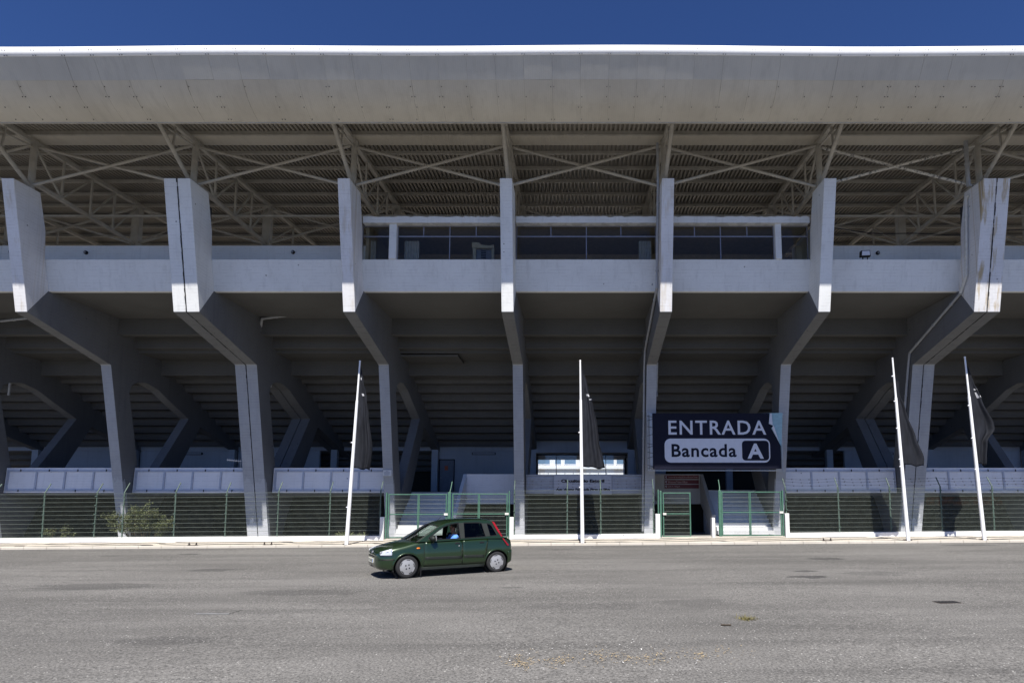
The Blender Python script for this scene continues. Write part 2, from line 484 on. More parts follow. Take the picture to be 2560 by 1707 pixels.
m = MB(); m.grid([[(x, y, -.35) for x in (-400,400)] for y in (35.2,900)], smooth=False)
obj('ground', m, M['earth'], kind='structure')

# ------------------------------------------------------------------ grandstand
BAY = 6.6
FR = {i: -2.77 + (i-4)*BAY for i in range(-1, 10)}
FR[2] -= .18; FR[1] -= .47; FR[0] -= .5; FR[-1] -= .5; FR[7] += .18; FR[8] += .3; FR[9] += .3
XL, XR = FR[-1]-6.5, FR[9]+6.5
GS = empty('grandstand', (0,29,0), 0, 'long white and grey concrete grandstand with overhanging cream roof behind the green fence', 'grandstand')
def part(name, mb, mat, parent=None, **kw):
    """part of the stand; shapes are written in world coordinates"""
    off = GS.location if parent is None else Vector((0,0,0))
    if parent is None: mb.map(lambda x, y, z: (x, y-29, z))
    return obj(name, mb, mat, parent or GS, **kw)
def sub(name, mb, mat, parent, **kw):
    mb.map(lambda x, y, z: (x-parent.location.x, y-29-parent.location.y, z-parent.location.z))
    return obj(name, mb, mat, parent, **kw)

raker = [(24.37,9.77),(29.03,8.58),(29.49,6.6),(31.07,-.3),(32.25,-.3),(33.15,1.55),(36.35,6.38),(42.0,4.86),(42.0,4.98),(33.0,9.33),(29.6,11.06),(25.32,11.06),(25.30,11.0)]
hole = [(31.72,2.2),(30.38,7.45),(30.52,7.85),(30.95,8.09),(31.6,8.16),(32.5,7.95),(33.6,7.42),(35.2,6.72)]
pier = [(23.26,15.0),(24.37,9.772),(25.30,11.002),(25.0,12.3),(24.9,13.5),(24.5,15.03)]
def frame_mesh(x0s):
    a = MB(); b = MB()
    for x0, x1 in x0s:
        a.prism(raker, x0, x1, 'x', [hole]); b.prism(pier, x0, x1, 'x')
    return a, b
DW = .52
for i, X in FR.items():
    dbl = i in (2, 7)
    f = empty('concrete_frame', (X, 0, 0), parent=GS)
    spans = [(-DW-.02,-.02),(.02,DW+.02)] if dbl else [(-.25,.25)]
    a, b = frame_mesh(spans)
    for q in (a, b): q.map(lambda x, y, z: (x, y-29, z))
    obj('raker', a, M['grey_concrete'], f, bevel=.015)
    pm = 'rusty_concrete' if i == 7 else ('stained_concrete' if i in (3, 5, 1) else 'white_concrete')
    p = obj('pier', b, M[pm], f, bevel=.02)
    if i == 7: p['label'] = 'rust streaked white pier'
    if dbl:
        # filler squeezed out of the expansion joint, following the frame's face
        j = MB(); pts = [(23.26,15.0),(24.37,9.77),(29.03,8.58),(31.05,0)]
        rj = random.Random(i)
        for (y0,z0),(y1,z1) in zip(pts[:-1], pts[1:]):
            n = max(4, int(math.hypot(y1-y0, z1-z0)/.16))
            for k in range(n):
                if rj.random() < (.12 if y0 < 24 else .35): continue
                t0, t1 = k/n, (k+1)/n
                wj = rj.uniform(.012,.042); dx = rj.uniform(-.012,.012)
                j.beam((dx, y0+(y1-y0)*t0-.004-29, z0+(z1-z0)*t0), (dx, y0+(y1-y0)*t1-.004-29, z0+(z1-z0)*t1), wj, .02, (0,1,.2))
        obj('expansion_joint', j, M['crack'], f)
        g = MB(); g.box(-.03,.03,24.8-29,25.6-29,9.9,14.9); obj('joint_back', g, M['crack'], f)

# rear columns under the terrace
for i, X in FR.items():
    c = MB(); c.box(X-.21, X+.21, 40.25, 40.58, 2.45, 5.32); part('rear_column', c, M['mezz_paint'], bevel=.01)

# concourse slab, beams and stepped terrace, seen from below
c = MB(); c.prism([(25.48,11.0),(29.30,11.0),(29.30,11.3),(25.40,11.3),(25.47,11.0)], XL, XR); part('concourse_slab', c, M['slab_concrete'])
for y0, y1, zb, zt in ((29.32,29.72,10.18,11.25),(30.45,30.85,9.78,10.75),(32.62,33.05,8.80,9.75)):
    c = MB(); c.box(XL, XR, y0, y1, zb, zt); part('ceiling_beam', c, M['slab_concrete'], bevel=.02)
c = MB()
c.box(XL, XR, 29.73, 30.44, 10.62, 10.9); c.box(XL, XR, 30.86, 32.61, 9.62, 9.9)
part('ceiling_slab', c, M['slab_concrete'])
c = MB()
def steps(x0, x1, n):
    for k in range(n):
        y = 33.06 + k*.80; z = 9.18 - k*.385
        c.prism([(y,z),(y+.12,z-.17),(y+.92,z-.17),(y+.92,z+.12),(y+.12,z+.22),(y,z+.22)], x0, x1)
steps(XL, FR[4]-.03, 14); steps(FR[4]-.02, FR[5]-.02, 9); steps(FR[5]-.01, XR, 14)
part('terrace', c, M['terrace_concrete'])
c = MB(); c.box(XL, FR[4]-.1, 40.62, 40.9, 5.28, 5.62); c.box(FR[5]+.1, XR, 40.62, 40.9, 5.28, 5.62)
c.box(FR[4]+.1, FR[5]-.1, 40.2, 40.6, 5.12, 5.99)
part('rear_beam', c, M['mezz_paint'])

# front parapets, one per bay
ids = sorted(FR)
for a, b in zip(ids[:-1], ids[1:]):
    c = MB(); c.prism([(25.30,10.98),(25.00,12.3),(25.18,12.3),(25.48,10.98)], FR[a]+.003, FR[b]-.003)
    part('parapet', c, M['white_concrete'], bevel=.015)
# wall behind the concourse, left and right of the press room
for a, b in [(-1,0),(0,1),(1,2),(2,3),(6,7),(7,8),(8,9)]:
    c = MB(); x0, x1 = FR[a]+.003, FR[b]-.003
    c.box(x0, x1, 27.2, 27.4, 11.32, 13.86)
    wl = part('concourse_wall', c, M['white_concrete'])
    v = MB()
    for t in ((.27,) if a != 1 else (.02,.30,.97)):
        xx = x0+(x1-x0)*t; v.box(xx-.28, xx+.28, 27.16, 27.198, 12.80, 13.06)
    for t in ((.62,.97) if a != 6 else (.10,)):
        xx = x0+(x1-x0)*t; v.box(xx-.28, xx+.28, 27.16, 27.198, 12.80, 13.06)
    sub('vent_opening', v, M['crack'], wl)

# press room between piers 3 and 6
PX0, PX1 = FR[3], FR[6]
room = empty('press_room', (0,0,0), parent=GS)
def rp(name, mb, mat, **kw):
    mb.map(lambda x, y, z: (x, y-29, z)); return obj(name, mb, mat, room, **kw)
c = MB(); c.box(PX0+.1, PX1-.1, 25.35, 29.0, 14.0, 14.2); rp('roof_slab', c, M['slab_concrete'])
c = MB(); c.box(PX0+.42, PX1-.1, 25.36, 28.38, 13.95, 13.99); rp('ceiling', c, M['room'])
c = MB(); c.box(PX0+.1, PX1-.1, 28.4, 28.6, 11.3, 14.0); rp('back_wall', c, M['room'])
c = MB(); c.prism([(24.97,12.31),(28.4,12.31),(28.4,14.2),(24.75,14.2)], PX1+.26, PX1+.42); rp('side_wall', c, M['white_concrete'])
c = MB(); c.prism([(25.3,12.31),(28.4,12.31),(28.4,14.0),(25.3,14.0)], PX0+.26, PX0+.40); rp('end_wall', c, M['room'])
def glz(px): return (px-1435)/57.75
for a, b in ((3,4),(4,5),(5,6)):
    # fascia with a slightly broken top edge
    x0, x1 = FR[a]+.26, FR[b]-.26
    c = MB(); n = 44; rr = random.Random(a)
    top = [(x1-(x1-x0)*k/n, 14.16+rr.choice((0,0,.01,-.015,-.03))) for k in range(n+1)]
    c.prism([(x0,13.87),(x1,13.87)]+top, 24.86, 25.2, 'y'); rp('fascia', c, M['white_concrete'])
def window(x0, x1, mull, tr):
    f = MB(); z0, z1, zt, y = 12.305, 13.865, 13.38, 25.14
    f.box(x0, x1, y, y+.05, z1-.045, z1); f.box(x0, x1, y, y+.05, zt-.03, zt+.03)
    for xx in [x0+.02, x1-.02] + list(mull): f.box(xx-.02, xx+.02, y+.004, y+.046, z0, z1-.05)
    for xx in tr: f.box(xx-.022, xx+.022, y+.006, y+.044, zt, z1-.05)
    f.map(lambda x, yy, z: (x, yy-29, z)); o = obj('press_room_window', f, M['alu'], GS)
    g = MB(); g.box(x0+.01, x1-.01, y+.02, y+.028, z0, z1-.02)
    g.map(lambda x, yy, z: (x, yy-29, z)); obj('pane', g, M['glass'], o)
window(glz(903), glz(974), [], [])
window(glz(992), FR[4]-.26, [glz(1123)], [glz(1057), glz(1189)])
window(FR[4]+.26, FR[5]-.26, [glz(1466)], [glz(1377), glz(1553)])
window(FR[5]+.26, glz(1937), [glz(1803)], [glz(1738), glz(1870)])
window(glz(1952), FR[6]-.26, [], [])
for px0, px1 in ((974,992),(1937,1952)):
    c = MB(); c.box(glz(px0), glz(px1), 24.95, 25.3, 12.305, 13.868); rp('window_pillar', c, M['white_concrete'])
c = MB()
for x0, x1 in ((glz(1003), glz(1040)), (glz(1600), glz(1632)), (glz(906), glz(930))):
    n = int((x1-x0)/.025); c.grid([[(x0+(x1-x0)*k/n, 25.55+.03*math.sin(k*1.35), z) for k in range(n+1)] for z in (12.32,13.36)])
rp('curtain', c, M['curtain'])

# mezzanine floor, back walls and door
c = MB(); c.box(XL, XR, 34.2, 40.85, 2.2, 2.45)
for a, b in ((XL,FR[3]+.2),(FR[4]-.2,FR[5]+.2),(FR[6]-.2,XR)): c.box(a, b, 31.25, 34.19, 2.2, 2.45)
part('mezzanine_floor', c, M['slab_concrete'])
for a, b, lo, hi in ((-1,0,0,1),(0,1,0,1),(1,2,0,.86),(3,4,0,1),(5,6,0,.35),(7,8,.15,1),(8,9,0,1)):
    x0 = FR[a]+.22; x1 = FR[b]-.22
    c = MB(); c.box(x0+(x1-x0)*lo, x0+(x1-x0)*hi, 40.66, 40.9, 2.45, 5.27)
    wl = part('mezzanine_wall', c, M['mezz_paint'])
    if a == 3:
        d = MB(); d.box(x0+.08, x0+1.0, 40.60, 40.655, 2.45, 4.62); do = sub('door', d, M['door'], wl)
        e = MB(); e.box(x0+.40, x0+.62, 40.58, 40.598, 3.95, 4.25); e.map(lambda x,y,z:(x,y-29,z)); obj('door_plaque', e, M['orange'], wl)
        e = MB(); e.ball((x0+.16, 40.57, 3.45), .035); e.map(lambda x,y,z:(x,y-29,z)); obj('handle', e, M['hub'], wl)
        e = MB()
        e.box(x0+.02,x0+.06,40.58,40.66,2.45,4.70); e.box(x0+1.02,x0+1.06,40.58,40.66,2.45,4.70); e.box(x0+.06,x0+1.02,40.58,40.66,4.64,4.70)
        e.map(lambda x,y,z:(x,y-29,z)); obj('door_frame', e, M['text_dark'], wl)
for a in (0, 1, 3, 7):
    x0 = FR[a]+.25
    xx = x0 + (3.0 if a == 3 else 3.4)
    c = MB(); c.box(xx-.8, xx+.8, 40.56, 40.655, 5.0, 5.16)
    t = part('strip_light', c, M['crack'])
    d = MB(); d.box(xx-.75, xx+.75, 40.54, 40.558, 5.03, 5.13); sub('diffuser', d, M['mezz_paint'], t)
# dark store rooms behind the open bays
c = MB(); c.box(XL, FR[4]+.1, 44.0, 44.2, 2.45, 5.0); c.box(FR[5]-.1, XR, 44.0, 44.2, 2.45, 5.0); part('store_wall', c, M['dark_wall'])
# passage to the track in the centre bay
c = MB(); x0, x1 = FR[4]-.03, FR[5]+.03
c.box(x0-.3, x0, 40.62, 47, 2.45, 5.06); c.box(x1, x1+.3, 40.62, 47, 2.45, 5.06)
c.box(x0-.3, x1+.3, 40.62, 47.0, 5.07, 5.3); c.box(x0-.3, x1+.3, 40.9, 47.0, 2.2, 2.44)
part('passage', c, M['mezz_paint'])
c = MB()
for t in (0, .235, .495, .75, 1): c.box(x0+.02+(x1-x0-.08)*t, x0+.06+(x1-x0-.08)*t, 41.0, 41.06, 2.45, 5.05)
c.box(x0+.02, x1-.02, 41.004, 41.056, 4.99, 5.06)
gd = part('glazed_doors', c, M['crack'])
c = MB(); c.box(x0+.03, x1-.03, 41.02, 41.028, 2.46, 5.0); sub('pane', c, M['glass_door'], gd)

# ground floor back wall with darker openings
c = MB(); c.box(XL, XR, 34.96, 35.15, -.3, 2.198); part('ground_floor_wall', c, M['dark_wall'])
for X in (FR[1]-1.6, FR[1]+1.5, FR[2]+1.4, FR[2]+4.7, FR[3]+4.4, FR[4]+1.2, FR[6]+.9, FR[7]+4.4):
    c = MB(); c.box(X-.75, X+.75, 34.90, 34.955, 0, 1.6); part('ground_floor_door', c, M['crack'])

c = MB(); c.box(20.4, 25.4, 34.91, 34.957, 1.66, 2.14); part('mural', c, M['mural'])
# balcony panels between the legs
def balcony(x0, x1, white=True):
    lean = .06
    def L(x, y, z): return (x, y + (z-2.37)*lean-29, z)
    c = MB(); c.box(x0, x1, 31.02, 31.2, 2.34, 3.63)
    c.map(L); o = obj('balcony_panel', c, M['panel_white' if white else 'panel_grey'], GS)
    f = MB(); n = 4; y0 = 30.975
    for z in (2.46, 3.46): f.box(x0+.1, x1-.02, y0, 31.018, z-.05, z+.05)
    for k in range(n+1):
        xx = x0+.13+(x1-x0-.2)*k/n; f.box(xx-.045, xx+.045, y0-.003, 31.015, 2.412, 3.508)
    f.map(L); obj('panel_frame', f, M['panel_frame'], o)
    for k in range(n):
        xx = x0+.3+(x1-x0-.2)*(k+.33)/n
        for z in (2.44, 3.49):
            f = MB(); f.box(xx-.02, xx+.02, y0-.03, y0-.004, z-.05, z+.06); f.map(L); obj('clip', f, M['crack'], o)
for a, b in ((0,1),(1,2),(2,3),(6,7),(7,8)):
    wa = .62 if a in (2,7) else .30; wb = .62 if b in (2,7) else .30
    balcony(FR[a]+wa-.02, FR[b]-wb+.05)
# centre bay: grey panels either side of the name board
c = MB(); x0, x1 = FR[4]+.29, FR[5]-.29
c.box(x0, x1, 31.05, 31.2, 2.3, 3.2); c.box(x0, x1, 31.0, 31.2, 3.202, 3.28)
cp = part('centre_balcony_panel', c, M['panel_grey'])
c = MB()
for a, b in ((x0+.08, x0+1.55),(x1-1.55, x1-.08)):
    c.box(a, b, 31.02, 31.048, 2.50, 2.54); c.box(a, b, 31.02, 31.048, 3.10, 3.14)
    c.box(a, a+.04, 31.022, 31.046, 2.54, 3.10); c.box(b-.04, b, 31.022, 31.046, 2.54, 3.10)
sub('panel_frame', c, M['panel_frame'], cp)

# stairs up to the mezzanine, one in bay 3 and its mirror in bay 5
def stair(x0, x1, xf):
    st = empty('stairs', (0,0,0), parent=GS)
    c = MB()
    for k in range(12):
        z = pave(x0) + .0 + .19*(k+1); y = 30.75+k*.27
        c.box(x0, x1, y, 34.18, z-.19, z)
    c.map(lambda x,y,z:(x,y-29,z)); obj('steps', c, M['step_white'], st)
    c = MB(); g = pave(xf)
    c.prism([(34.0,3.42),(31.2,1.22),(31.2,g-.2),(33.2,g-.2),(32.35,.85),(34.0,1.75)], xf-.09, xf+.09)
    c.map(lambda x,y,z:(x,y-29,z)); obj('stair_flank', c, M['panel_white' if xf < 0 else 'wall_beige'], st)
stair(FR[3]+.26, -6.27, -6.17)
stair(7.32, FR[6]-.26, 7.22)
c = MB(); c.box(-6.07, FR[4]-.26, 33.95, 34.15, 1.74, 3.42); part('plain_balcony_wall', c, M['panel_white'])
c = MB(); c.box(FR[5]+.26, 7.12, 33.95, 34.15, 1.74, 3.42); part('plain_balcony_wall', c, M['wall_beige'])

# ------------------------------------------------------------------ roof
rf = empty('roof', (0,0,0), parent=GS)
def roofpart(name, mb, mat, **kw):
    mb.map(lambda x, y, z: (x, y-29, z)); return obj(name, mb, mat, rf, **kw)
def wob(x): return .022*math.sin(x*.43+.6) + .018*math.sin(x*.19+2)
# rolled gutter lip along the front
c = MB(); rows = []
xsr = [XL+(XR-XL)*k/120 for k in range(121)]
for x in xsr:
    rows.append([(x, 19.60+.15*math.cos(t), 17.58+.20*math.sin(t)+wob(x)) for t in [2*math.pi*k/12 for k in range(12)]])
c.grid(rows, closed=True); roofpart('gutter_lip', c, M['lip'])
lo = MB(); up = MB(); rv = MB()
x = XL; rr = random.Random(3)
while x < XR:
    x1 = x + .9965; j = rr.uniform(-.006,.006); j2 = rr.uniform(-.006,.006)
    wv = wob(x); w1 = wob(x+1)
    up.add([(x,19.50+j,17.46+wv),(x1,19.50+j,17.46+w1),(x1,19.95+j,16.80+w1*.7),(x,19.95+j,16.80+wv*.7)], [(0,1,2,3)])
    bul = rr.uniform(-.012,.012)
    g = [[(x+(x1-x)*u, 19.95+(21.2-19.95)*v+j2-.10*math.sin(v*math.pi)+bul*math.sin(v*9), 16.803-.80*v-.10*math.sin(v*math.pi)+wv*.6*(1-v)) for u in (0,.5,1)] for v in (0,.2,.4,.6,.8,1)]
    lo.grid(g)
    for v in (.14,.36,.6,.9):
        for dx in (-.06,.05):
            yy = 19.95+1.25*v-.10*math.sin(v*math.pi); zz = 16.803-.80*v-.10*math.sin(v*math.pi)
            if rr.random() < .48: rv.box(x+dx-.008, x+dx+.008, yy-.035, yy-.005, zz-.03, zz-.008)
    for z, yy in ((17.40,19.50),(17.52,19.40)):
        rv.box(x-.05, x-.035, yy-.03, yy-.0, z-.012+wv, z+.012+wv); rv.box(x+.04, x+.055, yy-.03, yy, z-.012+wv, z+.012+wv)
    x += 1.0
roofpart('upper_fascia', up, M['fascia_up']); roofpart('lower_fascia', lo, M['fascia_low']); roofpart('rivets', rv, M['crack'])
c = MB(); c.box(XL, XR, 20.02, 20.4, 16.9, 17.3); c.box(XL, XR, 21.16, 21.22, 15.985, 16.06)
roofpart('fascia_rail', c, M['steel'])
# corrugated deck
def deck(y): return 17.40 + .05*(y-24)
c = MB(); prof = []; x = XL; p = .19
while x < XR:
    prof += [(x,0),(x+.085,0),(x+.105,.10),(x+.17,.10)]; x += p
ys = (20.4, 24.05)
c.grid([[(x, y, deck(y)+z) for x, z in prof] for y in (20.4,24.05)], smooth=False)
c.grid([[(x, y, deck(y)+z) for x, z in prof] for y in (24.75,30,36,42)], smooth=False)
roofpart('corrugated_deck', c, M['roof'], fix=False)
c = MB(); c.prism([(19.65,17.62),(24.0,17.95),(42.05,18.75),(42.05,18.83),(24.0,18.03),(19.65,17.70)], XL, XR)
c.prism([(24.04,17.33),(24.76,17.33),(24.76,17.70),(24.04,17.70)], XL, XR); roofpart('box_gutter', c, M['fascia_low'])
for k, y in enumerate([23.85, 25.45, 26.8, 28.1, 29.45, 30.8, 32.2, 33.6, 35.0, 36.4, 37.8, 39.2, 40.6]):
    c = MB(); h = .16 if k == 0 else .11
    c.box(XL, XR, y-.04, y+.04, deck(y)-h-.01, deck(y)-.006); c.box(XL, XR, y-.05, y+.05, deck(y)-h-.03, deck(y)-h-.012)
    roofpart('purlin', c, M['steel'])
c = MB(); c.tube((XL,27.4,15.42),(XR,27.4,15.42),.055,8); roofpart('tie_pipe', c, M['steel'])

def truss():
    t = empty('roof_truss', (0,0,0), parent=GS)
    def tp(name, mb): mb.map(lambda x,y,z:(x,y-29,z)); return obj(name, mb, M['steel'], t)
    tc = lambda y: deck(y)-.24
    m_ = MB(); m_.tube((0,24.3,14.85),(0,24.3,17.25),.125,12); m_.box(-.17,.17,24.14,24.46,14.95,15.03); m_.box(-.14,.14,24.2,24.4,14.6,14.94); tp('post', m_)
    m_ = MB(); m_.beam((0,21.0,tc(21.0)),(0,41.8,tc(41.8)),.16,.17); tp('top_chord', m_)
    m_ = MB(); m_.beam((0,24.3,15.42),(0,30.3,15.30),.15,.15); m_.beam((0,30.3,15.30),(0,41.5,16.9),.15,.15); tp('bottom_chord', m_)
    m_ = MB(); m_.tube((0,24.25,15.2),(0,21.75,16.75),.085,10); tp('front_strut', m_)
    m_ = MB(); m_.beam((0,22.9,16.05),(0,23.0,tc(23)),.07,.07); m_.beam((0,22.6,16.7),(0,24.3,16.95),.06,.06); tp('hanger', m_)
    m_ = MB(); m_.box(-.2,.2,30.25,30.55,11.3,tc(30.4)-.09); tp('column', m_)
    ys = [24.3, 25.8, 27.4, 28.8, 30.4, 33.2, 36.2, 39.2]
    bz = lambda y: 15.42-.02*(y-24.3) if y <= 30.3 else 15.30+(y-30.3)*.143
    for a, b in zip(ys[:-1], ys[1:]):
        v = MB(); d = MB()
        if b != 30.4: v.beam((0,b,bz(b)+.07),(0,b,tc(b)-.08),.075,.075,(0,1,0)); tp('web_vertical', v)
        if a < 25: d.beam((.0,a,tc(a)-.1),(0,b,bz(b)+.07),.07,.07)
        else: d.beam((.0,a,bz(a)+.07),(0,b,tc(b)-.1),.07,.07)
        tp('web_diagonal', d)
    return t
T0 = truss()
for n_, (i, X) in enumerate(FR.items()):
    t = T0 if n_ == 0 else copy_tree(T0, GS)
    t.location = (X, 0, 0)
for a, b in zip(ids[:-1], ids[1:]):
    for s_ in (0, 1):
        c = MB(); xa, xb = FR[a]+.14, FR[b]-.14; y = 24.26+.12*s_
        za, zb = (17.0,15.25) if s_ else (15.25,17.0)
        c.tube((xa,y,za),(xb,y,zb),.06,10)
        o = part('cross_brace', c, M['peeling'] if (a == 6) else M['steel'])
        if a == 6: o['label'] = 'cross brace with peeling paint'
    c = MB()
    for s_ in (0, 1):
        c.beam((FR[a]+.2,30.4+.1*s_, 17.3 if s_ else 15.4),(FR[b]-.2,30.4+.1*s_, 15.4 if s_ else 17.3),.08,.08)
    part('rear_brace', c, M['steel'])

# drain pipes fixed to the frames
def pipe(pts, r, mat='pipe', n=8):
    c = MB(); c.path(pts, r, n); 
    for a, b in zip(pts[:-1], pts[1:]):
        L = (Vector(b)-Vector(a)).length
        if L > 1.2:
            for k in range(1, int(L/1.2)+1):
                p = Vector(a).lerp(Vector(b), (k-.5)/int(L/1.2+.0001) if int(L/1.2) else .5)
                d = (Vector(b)-Vector(a)).normalized()*.03
                c.tube(p-d, p+d, r*1.35, n)
    return part('drain_pipe', c, M[mat])
x5 = FR[5]-.33
pipe([(x5,23.9,16.9),(x5,23.9,15.0),(x5,24.6,10.9),(x5,29.0,9.3),(x5+.0,29.4,8.4),(x5,30.9,.4)], .055, 'pipe')
x7 = FR[7]-DW-.11
pipe([(x7+.02,24.1,17.1),(x7+.02,24.1,15.1)], .085, 'pipe')
pipe([(x7+.04,24.15,14.75),(x7-.02,24.25,14.7),(x7-.02,24.55,11.4),(x7-.02,25.0,10.8)], .06, 'pipe_white')
pipe([(x7-.0,25.0,10.8),(x7,29.1,9.2),(x7,29.35,8.3),(x7,29.9,6.0)], .06, 'pipe')
for i in (1, 0):
    xx = FR[i+1]-.4 if i == 1 else FR[1]-.4
x2 = FR[2]+DW+.12
def P(px, py, Y): return at(px, py, Y)
pipe([P(729,787,29.0), P(655,797,29.0), P(650,833,29.6), P(684,870,31.0), P(676,968,31.6)], .065, 'pipe')
pipe([P(-20,856,31.6), P(36,866,31.6), P(22,988,32.2)], .06, 'pipe')
pipe([P(0,803,28.6), P(72,795,28.2)], .06, 'pipe')
x3 = FR[3]-.3
pipe([(FR[5]+.33,29.5,8.8),(FR[5]+.33,29.9,7.4),(FR[5]+.33,29.7,7.15)], .05, 'pipe')
c = MB(); c.box(*sorted((P(1010,873,31.4)[0], P(1150,873,31.4)[0])), 30.9, 32.55, 9.45, 9.55); part('access_hatch', c, M['slab_concrete'])
# ------------------------------------------------------------------ low wall, fences, gates
FY = 28.45
def fx(px): return (px-CX)/53.1
def low_wall(label): return empty('low_wall', (0,FY,0), 0, label, 'wall', 'low whitewashed walls under the fence')
low_a = low_wall('long low whitewashed wall under the left fence, ending beside the car')
low_b = low_wall('short low whitewashed wall under the middle fence with a pier at each end')
low_c = low_wall('low whitewashed wall under the right fence behind the two right flagpoles')
low_d = empty('gate_pier', (0,FY,0), 0, 'small white pier standing alone between the dark doorway and the right gate', 'pier')
def lw(name, x0, x1, y0, y1, z0, z1, mat='low_wall', bevel=.015, low=None):
    n = max(1, int((x1-x0)/2.5)); m = MB(); rr = random.Random(int(x0*10))
    xs_ = [x0+(x1-x0)*k/n for k in range(n+1)]
    rows = []
    for x in xs_:
        j = rr.uniform(-.008,.008); g = pave(x)
        rows.append([(x,y0-FY,g+z0),(x,y0+j-FY,g+z1+j),(x,y1+j-FY,g+z1+j),(x,y1-FY,g+z0)])
    m.grid(rows, closed=True, smooth=False); m.add(rows[0], [(0,1,2,3)]); m.add(rows[-1], [(3,2,1,0)])
    o = obj(name, m, M[mat], low, bevel=bevel)
    if low is None: o['kind'] = 'structure'; o.location = (0,FY,0)
    return o
lw('wall_base', -40, fx(953), WY, 28.6, -.2, .20, low=low_a)
lw('wall_base', fx(1285), fx(1638), WY, 28.6, -.2, .20, low=low_b)
lw('wall_base', fx(1970), 34, WY, 28.6, -.2, .20, low=low_c)
for a, b, h, low_ in ((953,963,1.08,low_a),(1275,1285,1.02,low_b),(1638,1649,1.12,low_b),(1778,1785,.92,low_d),(1960,1970,1.10,low_c)):
    lw('end_pier', fx(a)+.004, fx(b)-.004, WY-.01, 28.62, -.2, h, low=low_)
lw('threshold', fx(963)+.01, fx(1275)-.01, WY+.1, 28.6, -.2, .06, 'kerb')
lw('threshold', fx(1649)+.01, fx(1778)-.01, WY+.1, 28.6, -.2, .05, 'kerb')
lw('threshold', fx(1785)+.01, fx(1960)-.01, WY+.1, 28.6, -.2, .06, 'kerb')

def fence(label, posts, x_start, x_end, barbed, seed):
    fo = empty('mesh_fence', (0,FY,0), 0, label, 'fence', 'green mesh fence runs on the low wall')
    rr = random.Random(seed)
    B, T = .20, 2.25
    bounds = [x_start] + [p for p in posts if x_start+.4 < p < x_end-.4] + [x_end]
    for a, b in zip(bounds[:-1], bounds[1:]):
        m = MB(); x = a+.03
        j = rr.uniform(-.012,.012)
        while x < b-.02:
            m.tube((x, j, B+.02), (x, j, T),   .0031, 3, caps=False); x += .05
        for k in range(11):
            z = B+.05+k*.2
            m.box(a+.012, b-.012, j-.012, j-.004, z-.0045, z+.0045)
        m.drape(pave); obj('mesh_panel', m, M['mesh_wire'], fo, fix=False)
        # the folded horizontal rods catch the sun
    for p in posts:
        m = MB(); dx = rr.uniform(-.03,.03); dy = rr.uniform(-.02,.02)
        m.tube((p, .04, B-.05), (p+dx*.5, .04+dy, T+.06), .032, 10)
        m.tube((p+dx*.5, .04+dy, T+.06), (p+dx, .34+dy, T+.50), .024, 8)
        m.ball((p+dx*.5, .04+dy, T+.06), .034, 8, 5)
        for k in range(5):
            z = B+.25+k*.42; m.box(p-.05, p+.05, -.02, .01, z-.02, z+.02)
        m.drape(lambda x, p=p: pave(p)); obj('post', m, M['post'], fo, fix=False)
    if barbed:
        ps = sorted(posts)
        m = MB()
        for k, (y, z) in enumerate(((.12,T+.18),(.23,T+.34),(.33,T+.48))):
            for a, b in zip(ps[:-1], ps[1:]):
                n = 6
                pts = [(a+(b-a)*t/n, y, z-.05*math.sin(math.pi*t/n)+rr.uniform(-.012,.012)+pave(a+(b-a)*t/n)) for t in range(n+1)]
                for q, w_ in zip(pts[:-1], pts[1:]):
                    m.tube(q, w_, .006, 4, caps=False)
                    c_ = Vector(q); m.beam(c_+Vector((-.03,0,-.03)), c_+Vector((.03,0,.03)), .008, .008); m.beam(c_+Vector((.03,0,-.03)), c_+Vector((-.03,0,.03)), .008, .008)
        obj('barbed_wire', m, M['crack'], fo, fix=False)
    return fo
left_posts = [fx(p) for p in (-410,-280,-151,-21,108,237,307,436,564,694,824,950)]
fence('long left run of green mesh fence in front of the leafy shrub', left_posts, fx(-430), fx(950), False, 1)
fence('middle run of mesh fence below the circuit name board', [fx(p) for p in (1286,1418,1502,1634)], fx(1286), fx(1634), True, 2)
fence('right run of mesh fence with barbed wire behind two flagpoles', [fx(p) for p in (1967,2098,2227,2355,2485,2614,2743)], fx(1967), fx(2760), True, 3)

